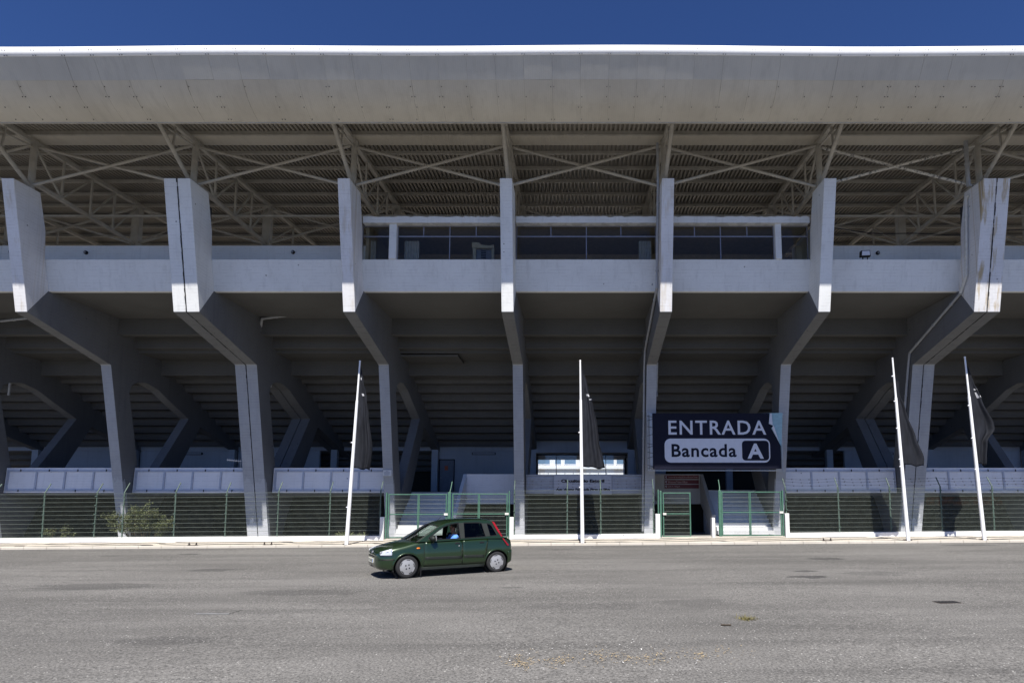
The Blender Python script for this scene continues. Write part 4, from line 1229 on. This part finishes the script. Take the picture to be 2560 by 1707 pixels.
bm = bmesh.new(); bm.from_mesh(bob.data)
for e in bm.edges:
    if len(e.link_faces) == 2 and e.calc_face_angle(0) > R(38): e.smooth = False
bm.to_mesh(bob.data); bm.free()
# dark lining of the cabin
m = MB(); m.prism([(.69,.57),(.69,.90),(.58,.90),(-.72,.36),(-.72,.36),(.2,.36)][:2]+[(.40,.80),(.40,.57),(.2,.37),(-.69,.37),(-.69,.815),(-1.50,.815),(-1.50,.79),(-.66,.79),(-.66,.345),(.22,.345)], -.685, .685, 'y'); cp_('cabin_lining', m, 'interior')

# greenhouse
def ysd(z): return .790-.335*(z-.93)
OUT = [(.98,.905),(.66,1.11),(.40,1.275),(.20,1.36),(0,1.402),(-.4,1.428),(-.8,1.43),(-1.05,1.415),(-1.19,1.365),(-1.31,1.13),(-1.42,.93),(-1.36,.925),(-.9,.935),(-.2,.92),(.4,.905)]
WF = [(.69,.985),(.45,1.155),(.26,1.27),(.08,1.335),(-.12,1.362),(-.165,1.362),(-.185,.955),(.66,.945)]
WRr = [(-.295,1.366),(-.74,1.362),(-.825,1.34),(-.905,.985),(-.285,.96)]
WQ = [(-.955,1.335),(-1.06,1.315),(-1.11,1.28),(-1.235,1.03),(-1.21,1.005),(-1.02,.995)]
for sy in (1,-1):
    m = MB(); loops = [OUT, WF, WRr, WQ]
    tris = tessellate_polygon([[Vector((x,z,0)) for x, z in l] for l in loops]); flat = [p for l in loops for p in l]; n = len(flat)
    m.add([(x, sy*ysd(z), z) for x, z in flat]+[(x, sy*(ysd(z)-.05), z) for x, z in flat], [tuple(t) for t in tris]+[tuple(i+n for i in t)[::-1] for t in tris])
    k = 0; fs = []
    for l in loops:
        for i in range(len(l)): j = (i+1) % len(l); fs.append((k+i,k+j,n+k+j,n+k+i))
        k += len(l)
    m.f += fs; m.smooth += [False]*len(fs)
    cp_('side_pillars', m, 'paint', bevel=.006)
    for nm, wn, mat in (('rear_door_glass', WRr, 'car_glass_dark'), ('quarter_glass', WQ, 'car_glass_dark')) + ((('front_door_glass', WF, 'car_glass'),) if sy < 0 else ()):
        g = MB(); g.add([(x, sy*(ysd(z)-.018), z) for x, z in wn], [tuple(range(len(wn)))]); o = cp_(nm, g, mat, fix=False)
    # black rubber round the windows
    r_ = MB()
    for wn in (WF, WRr, WQ):
        for a, b in zip(wn, wn[1:]+wn[:1]): r_.beam((a[0],sy*(ysd(a[1])-.008),a[1]),(b[0],sy*(ysd(b[1])-.008),b[1]),.026,.022,(0,1,0))
    cp_('window_rubber', r_, 'black')
    m = MB()
    m.prism([(-.185,.955),(-.165,1.362),(-.295,1.366),(-.285,.96)], sy*.0, sy*.004, 'y'); m.map(lambda x,y,z: (x, y+sy*(ysd(z)+.001), z)); cp_('pillar_cover', m, 'trim')
    m = MB(); m.prism([(-.90,.99),(-.82,1.34),(-.96,1.335),(-1.02,.995)], 0, sy*.004, 'y'); m.map(lambda x,y,z: (x, y+sy*(ysd(z)+.001), z)); cp_('pillar_cover', m, 'trim')
top = OUT[2:9]
m = MB(); rows = []
for x, z in top:
    yy = ysd(z)
    rows.append([(x+(.05*(1-(v)**2) if x > .3 else (-.03*(1-v*v) if x < -1.1 else 0)), yy*v, z+.045*(1-abs(v)**2.6)) for v in [-1,-.9,-.7,-.4,0,.4,.7,.9,1]])
m.grid(rows)
ro = cp_('roof_panel', m, 'paint', fix=False); sm = ro.modifiers.new('Solidify','SOLIDIFY'); sm.thickness = .03; sm.offset = -1
ro.modifiers.new('Subsurf','SUBSURF').levels = 1; ro.modifiers['Subsurf'].render_levels = 2
m = MB(); rows = []
for (x, z) in ((1.0,.90),(.66,1.11),(.40,1.275)):
    yy = ysd(z)-.04; b = .12 if x > .9 else (.09 if x > .5 else .05)
    rows.append([(x+b*(1-v*v), yy*v, z+.045*(1-v*v)*(1 if x < .5 else .3)) for v in [k/5-1 for k in range(11)]])
m.grid(rows); cp_('windscreen', m, 'windscreen', fix=False)
r_ = MB()
for rw in (rows[0], rows[-1]):
    for a, b in zip(rw[:-1], rw[1:]): r_.tube(a, b, .014, 6)
for e in (0,-1):
    for a, b in zip(rows[:-1], rows[1:]): r_.tube(a[e], b[e], .016, 6)
cp_('windscreen_seal', r_, 'black')
for a, b in (((1.06,.32,.925),(.86,-.28,1.005)),((1.08,-.28,.925),(.86,-.62,.99))):
    m = MB(); m.tube(a, (a[0]-.02,a[1]+.0,a[2]+.02), .02, 6); m.tube((a[0]-.01,a[1],a[2]+.012), b, .008, 5); cp_('wiper', m, 'black')
m = MB(); rows = []
for (x, z) in ((-1.195,1.355),(-1.315,1.10),(-1.415,.955)):
    yy = ysd(z)-.10; rows.append([(x-.05*(1-v*v), yy*v, z) for v in (-1,-.5,0,.5,1)])
m.grid(rows); cp_('rear_window', m, 'car_glass_dark', fix=False)
m = MB(); rows = []
for (x, z) in ((-1.415,.955),(-1.58,.93)): rows.append([(x-.03*(1-v*v), (ysd(.95)-.0)*v, z) for v in (-1,-.5,0,.5,1)])
m.grid(rows); cp_('hatch_ledge', m, 'paint', fix=False)

# doors, trims and lamps
def patch(name, poly, off, mat, sy, parent=None, n=10, thick=.006):
    """panel that follows the body side; poly = (x,z) corner points bl, br, tr, tl"""
    (ax,az),(bx,bz),(cx,cz),(dx_,dz_) = poly
    rows = []
    for i in range(n+1):
        t = i/n; rows.append([])
        for j in range(n+1):
            u = j/n
            x = (ax+(bx-ax)*u)*(1-t)+(dx_+(cx-dx_)*u)*t; z = (az+(bz-az)*u)*(1-t)+(dz_+(cz-dz_)*u)*t
            rows[-1].append((x, sy*(yb(x,z)+off), z))
    m = MB(); m.grid(rows)
    o = cp_(name, m, mat, parent, fix=True)
    sd = o.modifiers.new('Solidify','SOLIDIFY'); sd.thickness = thick; sd.offset = 0
    return o
for sy in (1,-1):
    for nm, (x0, x1, xa, xb) in (('front_door', (-.235,.80,-.235,.80)), ('rear_door', (-.86,-.245,-.965,-.245))):
        zl, zt_ = .285, .915
        sl_ = patch('door_seal', [(x0-.012,zl-.012),(x1+.012,zl-.012),(xb+.012,zt_+.004),(xa-.012,zt_+.004)], .002, 'black', sy, None, 10, .004)
        d = patch(nm, [(x0,zl),(x1,zl),(xb,zt_),(xa,zt_)], .006, 'paint', sy, None, 12, .010)
        hx = x0+.10 if nm == 'front_door' else xa+.14
        hb = MB(); hz = .835; yy = yb(hx,hz)
        hb.box(hx-.02,hx+.11,sy*(yy+.010)-.012,sy*(yy+.010)+.012,hz-.022,hz+.02); obj('handle', hb, M['black'], d, bevel=.008)
        if nm == 'front_door':
            hb = MB(); hb.lathe([(0,.014),(.016,.014),(.016,0)], (hx+.0,sy*yb(hx,.76),.765), (0,sy,0), 10); obj('lock', hb, M['hub'], d)
        patch('rub_strip', [(x0+.02,.44),(x1-.02,.455),(x1-.02,.52),(x0+.02,.505)], .014, 'trim', sy, None, 8, .016)
    # mirror
    mi = MB(); mi.ball((.60,sy*.875,.985), .10, 14, 8, .72); mi.map(lambda x,y,z:(.60+(x-.60)*.72,y,z)); mi.beam((.60,sy*.78,.95),(.60,sy*.86,.97),.06,.07)
    mo = cp_('door_mirror', mi, 'trim')
    g = MB(); g.lathe([(0,0),(.075,0)], (.522,sy*.875,.985), (-1,0,0), 12); obj('mirror_glass', g, M['lamp'], mo, fix=False)
    # side repeater, headlamp, sill, arches
    g = MB(); g.ball((.955,sy*(yb(.955,.745)+.004),.745), .05, 12, 6, .42); g.map(lambda x,y,z:(x,sy*yb(.955,.745)+(y-sy*yb(.955,.745))*.35,z)); cp_('side_indicator', g, 'amber')
    # headlamp follows the nose
    rows = []
    for t in (0,.25,.5,.75,1):
        rows.append([])
        for u in [k/8 for k in range(9)]:
            x = 1.60+.265*math.sin(u*math.pi/2); zlo = .585+.01*u; zhi = lerp_tab(ST,x)[2]+.004
            z = zlo+(zhi-zlo)*t
            w_ = lerp_tab(ST,x)[0]
            rows[-1].append((x+.012, sy*(w_*(.995-.045*t)+.006), z))
    hl = MB(); hl.grid(rows); ho = cp_('headlight', hl, 'lamp', fix=True); sd = ho.modifiers.new('Solidify','SOLIDIFY'); sd.thickness = .012; sd.offset = 0
    g = MB()
    for u in (.25,.68):
        x = 1.60+.265*math.sin(u*math.pi/2); g.lathe([(0,.0),(.035,.0),(.045,.012)], (x+.015,sy*(lerp_tab(ST,x)[0]*.97+.012),.635), (.35,sy*.9,0), 12)
    obj('reflector', g, M['hub'], ho)
    # tall tail lamp on the rear pillar
    tl = MB(); pts = [(-1.12,1.395),(-1.195,1.362),(-1.325,1.11),(-1.44,.90),(-1.60,.72),(-1.53,.72),(-1.40,.90),(-1.27,1.09),(-1.16,1.30)]
    tl.prism(pts, 0, sy*.03, 'y'); tl.map(lambda x,y,z:(x, y+sy*(min(ysd(max(z,.93)), .79)-.012 if z > .9 else yb(x,z)-.004), z))
    cp_('tail_light', tl, 'red_lamp', bevel=.006)
    # rear bumper, lower front bumper strip
    fb = []
    for z in (.47,.49):
        fb.append([(x, sy*(yb(x,z)+.004), z) for x in (1.50,1.6,1.7,1.78,1.84,1.88,1.91)])
    g = MB(); g.grid(fb); o = cp_('bumper_groove', g, 'black', fix=True); sd = o.modifiers.new('S','SOLIDIFY'); sd.thickness = .004; sd.offset = 0
    patch('rear_bumper', [(-1.69,.30),(-1.55,.24),(-1.55,.56),(-1.68,.60)], .012, 'trim' if False else 'paint', sy, None, 8, .02)
    patch('sill', [(-.86,.19),(.86,.19),(.86,.255),(-.86,.255)], .004, 'trim', sy, None, 8, .008)
    fl_ = MB(); fl_.prism([(.865,.03),(.885,.03),(.885,.26),(.865,.26)], sy*.64, sy*.79, 'y'); cp_('mud_flap', fl_, 'black')
    # arch lips
    for ax in AX:
        g = MB(); rows = []
        for rr_ in (.345,.385):
            rows.append([])
            for k in range(25):
                a = R(4+172*k/24); x = ax+rr_*math.cos(a); z = .27+rr_*math.sin(a)
                rows[-1].append((x, sy*(yb(min(1.9,max(-1.69,x)), max(z,.24))+(.012 if rr_ < .36 else .002)), z))
        g.grid(rows); o = cp_('wheel_arch', g, 'paint', fix=True); sd = o.modifiers.new('S','SOLIDIFY'); sd.thickness = .012; sd.offset = 0
        g = MB(); g.lathe([(.34,.50),(.34,.76)], (ax,0,.27), (0,sy,0), 36); o = cp_('arch_liner', g, 'black', fix=False)
# nose: grille slot, plate
g = MB(); g.beam((1.957,-.28,.55),(1.957,.28,.55),.02,.035); cp_('grille_slot', g, 'black')
g = MB(); rows = []
for z in (.27,.36): rows.append([(x+.006, s_*w_, z) for x, s_, w_ in ((1.80,-1,.66),(1.88,-1,.5),(1.93,-1,.3),(1.945,1,0),(1.93,1,.3),(1.88,1,.5),(1.80,1,.66))])
g.grid(rows); cp_('air_intake', g, 'black', fix=False)
g = MB(); g.box(1.958,1.972,-.26,.26,.385,.495); pl = cp_('number_plate', g, 'plate')
pt_ = text_mb('17-16-EU', -.22, .20, .405, .475, 0, bold=.02); pt_.map(lambda x,y,z:(1.974, x, z)); obj('plate_lettering', pt_, M['text_dark'], pl, fix=False)
g = MB(); g.box(1.9735,1.9745,.215,.258,.39,.49); obj('plate_band', g, M['shirt'], pl)
g = MB(); g.lathe([(0,.012),(.038,.012),(.045,0)], (1.935,0,.635), (1,0,.5), 16); cp_('round_badge', g, 'alu')
g = MB(); g.tube((.34,0,1.32),(.12,.0,1.52),.006,5); cp_('aerial', g, 'black')
g = MB(); g.box(-1.735,-1.705,-.5,.5,.38,.46); cp_('rear_bumper_strip', g, 'trim')

# wheels
def wheel():
    w_ = empty('wheel', (0,0,0), parent=CAR)
    t = MB(); t.lathe([(.195,-.078),(.235,-.088),(.272,-.080),(.286,-.055),(.2885,-.02),(.2885,.02),(.286,.055),(.272,.080),(.235,.088),(.195,.078)], (0,0,0), (0,1,0), 48)
    obj('tyre', t, M['rubber'], w_)
    h = MB(); h.lathe([(.200,-.05),(.200,.072),(.192,.080),(.180,.074),(.168,.076),(.12,.088),(.06,.094),(0,.095)], (0,0,0), (0,1,0), 48); obj('wheel_cover', h, M['hub'], w_)
    s_ = MB()
    for k in range(4):
        a = R(45+90*k); s_.lathe([(0,.0965),(.019,.0965)], (.058*math.cos(a),0,.058*math.sin(a)), (0,1,0), 10)
    for k in range(5):
        for q in range(6):
            a0 = R(72*k+20+q*5); a1 = R(72*k+20+(q+1)*5)
            s_.add([(.166*math.cos(a0),.0805,.166*math.sin(a0)),(.166*math.cos(a1),.0805,.166*math.sin(a1)),(.186*math.cos(a1),.0805,.186*math.sin(a1)),(.186*math.cos(a0),.0805,.186*math.sin(a0))], [(0,1,2,3)])
    obj('cover_slots', s_, M['black'], w_, fix=False)
    return w_
W0 = wheel()
for n_, (ax, sy) in enumerate(((AX[0],1),(AX[1],1),(AX[0],-1),(AX[1],-1))):
    w_ = W0 if n_ == 0 else copy_tree(W0, CAR)
    w_.location = (ax, sy*.705, WR); w_.rotation_euler = (0, R(25*n_), 0 if sy > 0 else math.pi)
    if n_ == 0: w_.rotation_euler = (0, R(10), R(3))
# seats, wheel, dashboard
def seat(x, y, front=True):
    s_ = MB()
    s_.box(x-.25,x+.25,y-.24,y+.24,.42,.56); s_.prism([(x-.26,.50),(x-.12,.50),(x-.24,1.06),(x-.36,1.06)], y-.23, y+.23, 'y'); s_.box(x-.37,x-.29,y-.13,y+.13,1.08,1.24)
    return cp_('seat', s_, 'seat', bevel=.04)
seat(-.02,.36); seat(-.02,-.36); 
s_ = MB(); s_.prism([(-.72,.5),(-.60,.5),(-.76,1.04),(-.88,1.04)], -.62, .62, 'y'); s_.box(-.70,-.25,-.62,.62,.42,.55); cp_('rear_seat', s_, 'seat', bevel=.04)
g = MB(); g.prism([(.68,.60),(.90,.86),(.66,.93),(.45,.88),(.48,.60)], -.66,.66,'y'); cp_('dashboard', g, 'interior', bevel=.03)
g = MB(); cx_, cz_ = .33, .86
for k in range(24):
    a, b = 2*math.pi*k/24, 2*math.pi*(k+1)/24
    def q(t): return (cx_+.18*math.sin(t)*.42, .36+.18*math.cos(t), cz_+.18*math.sin(t)*.9)
    g.tube(q(a), q(b), .014, 6)
g.tube((cx_,.36,cz_),(.5,.36,.78),.03,8); cp_('steering_wheel', g, 'black')
g = MB(); g.beam((-.20,.60,1.20),(.02,.50,1.02),.05,.006,(1,0,1)); g.beam((.02,.50,1.02),(.10,.22,.70),.05,.006,(1,0,1)); cp_('seat_belt', g, 'black')

# ------------------------------------------------------------------ driver
def skinned(name, nodes, edges, mat, parent=None, sub=2, **kw):
    me = bpy.data.meshes.new(name); me.from_pydata([n[:3] for n in nodes], edges, [])
    o = bpy.data.objects.new(name, me); COL.objects.link(o)
    sk = o.modifiers.new('Skin','SKIN')
    lay = me.skin_vertices[0].data if me.skin_vertices else None
    if lay is None:
        bm = bmesh.new(); bm.from_mesh(me); bm.verts.layers.skin.verify(); bm.to_mesh(me); bm.free(); lay = me.skin_vertices[0].data
    for i, n in enumerate(nodes):
        r = n[3] if hasattr(n[3], '__len__') else (n[3], n[3]); lay[i].radius = r
        lay[i].use_root = (i == 0)
    ss = o.modifiers.new('Subsurf','SUBSURF'); ss.levels = sub; ss.render_levels = sub
    bpy.context.view_layer.update()
    m2 = bpy.data.meshes.new_from_object(o.evaluated_get(bpy.context.evaluated_depsgraph_get()))
    o.modifiers.clear(); o.data = m2; m2.materials.clear(); m2.materials.append(M[mat])
    for p in m2.polygons: p.use_smooth = True
    if parent: o.parent = parent
    return o
# local car frame; figure sits on the driver seat, left arm on the sill
N = [(-.06,.36,.62,.15),(-.10,.36,.80,.145),(-.13,.36,.96,.15),(-.13,.36,1.06,.07),(-.11,.36,1.12,.055),(-.095,.365,1.19,(.072,.085)),(-.085,.37,1.27,(.078,.09)),(-.085,.37,1.325,(.05,.06)),
     (-.12,.55,1.00,.065),(-.04,.61,.82,.052),(.11,.57,.84,.042),(.22,.52,.93,.034),
     (-.12,.17,1.00,.065),(-.02,.10,.84,.05),(.16,.20,.86,.04),(.27,.24,.90,.032),
     (-.02,.46,.60,.10),(.36,.47,.64,.075),(.56,.47,.36,.055),(-.02,.26,.60,.10),(.36,.25,.64,.075),(.56,.25,.36,.055)]
E = [(0,1),(1,2),(2,3),(3,4),(4,5),(5,6),(6,7),(2,8),(8,9),(9,10),(10,11),(2,12),(12,13),(13,14),(14,15),(0,16),(16,17),(17,18),(0,19),(19,20),(20,21)]
person = skinned('person', N, E, 'skin')
tag(person, 'driver with dark hair in a blue shirt sitting at the open car window', 'person')
shirt = skinned('shirt', [(*N[0][:3],.165),(*N[1][:3],.165),(*N[2][:3],.168),(-.13,.36,1.05,.085),(*N[8][:3],.082),(-.055,.605,.84,.066),(*N[12][:3],.082),(-.04,.11,.86,.066)], [(0,1),(1,2),(2,3),(2,4),(4,5),(2,6),(6,7)], 'shirt', person)
trs = skinned('trousers', [(*N[0][:3],.166),(*N[16][:3],.115),(*N[17][:3],.09),(*N[18][:3],.07),(*N[19][:3],.115),(*N[20][:3],.09),(*N[21][:3],.07)], [(0,1),(1,2),(2,3),(0,4),(4,5),(5,6)], 'trousers', person)
hm = MB(); hm.ball((-.100,.37,1.288), .104, 18, 12, 1.02); hm.v = [(x, y, z) if not (x > -.055 and z < 1.30) else (-.055-(x+.055)*.2, y, z) for x, y, z in hm.v]
hr = obj('hair', hm, M['hair'], person)
fm = MB(); fm.ball((-.012,.37,1.235), .016, 8, 6, 1.3); fm.ball((-.03,.45,1.235), .001, 4, 3); obj('nose', fm, M['skin'], person)
em = MB(); em.ball((-.022,.40,1.262), .010, 8, 5); em.ball((-.022,.34,1.262), .010, 8, 5); obj('eyes', em, M['sign_white'], person)
am = MB(); am.ball((-.095,.462,1.235), .022, 8, 6, 1.4); am.ball((-.095,.278,1.235), .022, 8, 6, 1.4); obj('ears', am, M['skin'], person)
# hands with five fingers closed on the wheel rim
for (hx, hy, hz, s_) in ((.235,.515,.955,1),(.285,.245,.905,-1)):
    nodes = [(hx,hy,hz,.03),(hx+.05,hy-.01*s_,hz+.005,.032)]; ed = [(0,1)]
    for k in range(4):
        o_ = len(nodes); yy = hy+(.027-.018*k)*s_; L = (.030,.036,.034,.026)[k]
        nodes += [(hx+.085,yy,hz+.012,.010),(hx+.085+L,yy,hz+.0,.009),(hx+.080+L,yy,hz-.03,.008)]; ed += [(1,o_),(o_,o_+1),(o_+1,o_+2)]
    o_ = len(nodes); nodes += [(hx+.05,hy-.045*s_,hz-.005,.011),(hx+.085,hy-.05*s_,hz-.02,.009)]; ed += [(1,o_),(o_,o_+1)]
    skinned('hand', nodes, ed, 'skin', person, 1)
person.matrix_parent_inverse = Matrix()
person.location = CAR.location; person.rotation_euler = CAR.rotation_euler
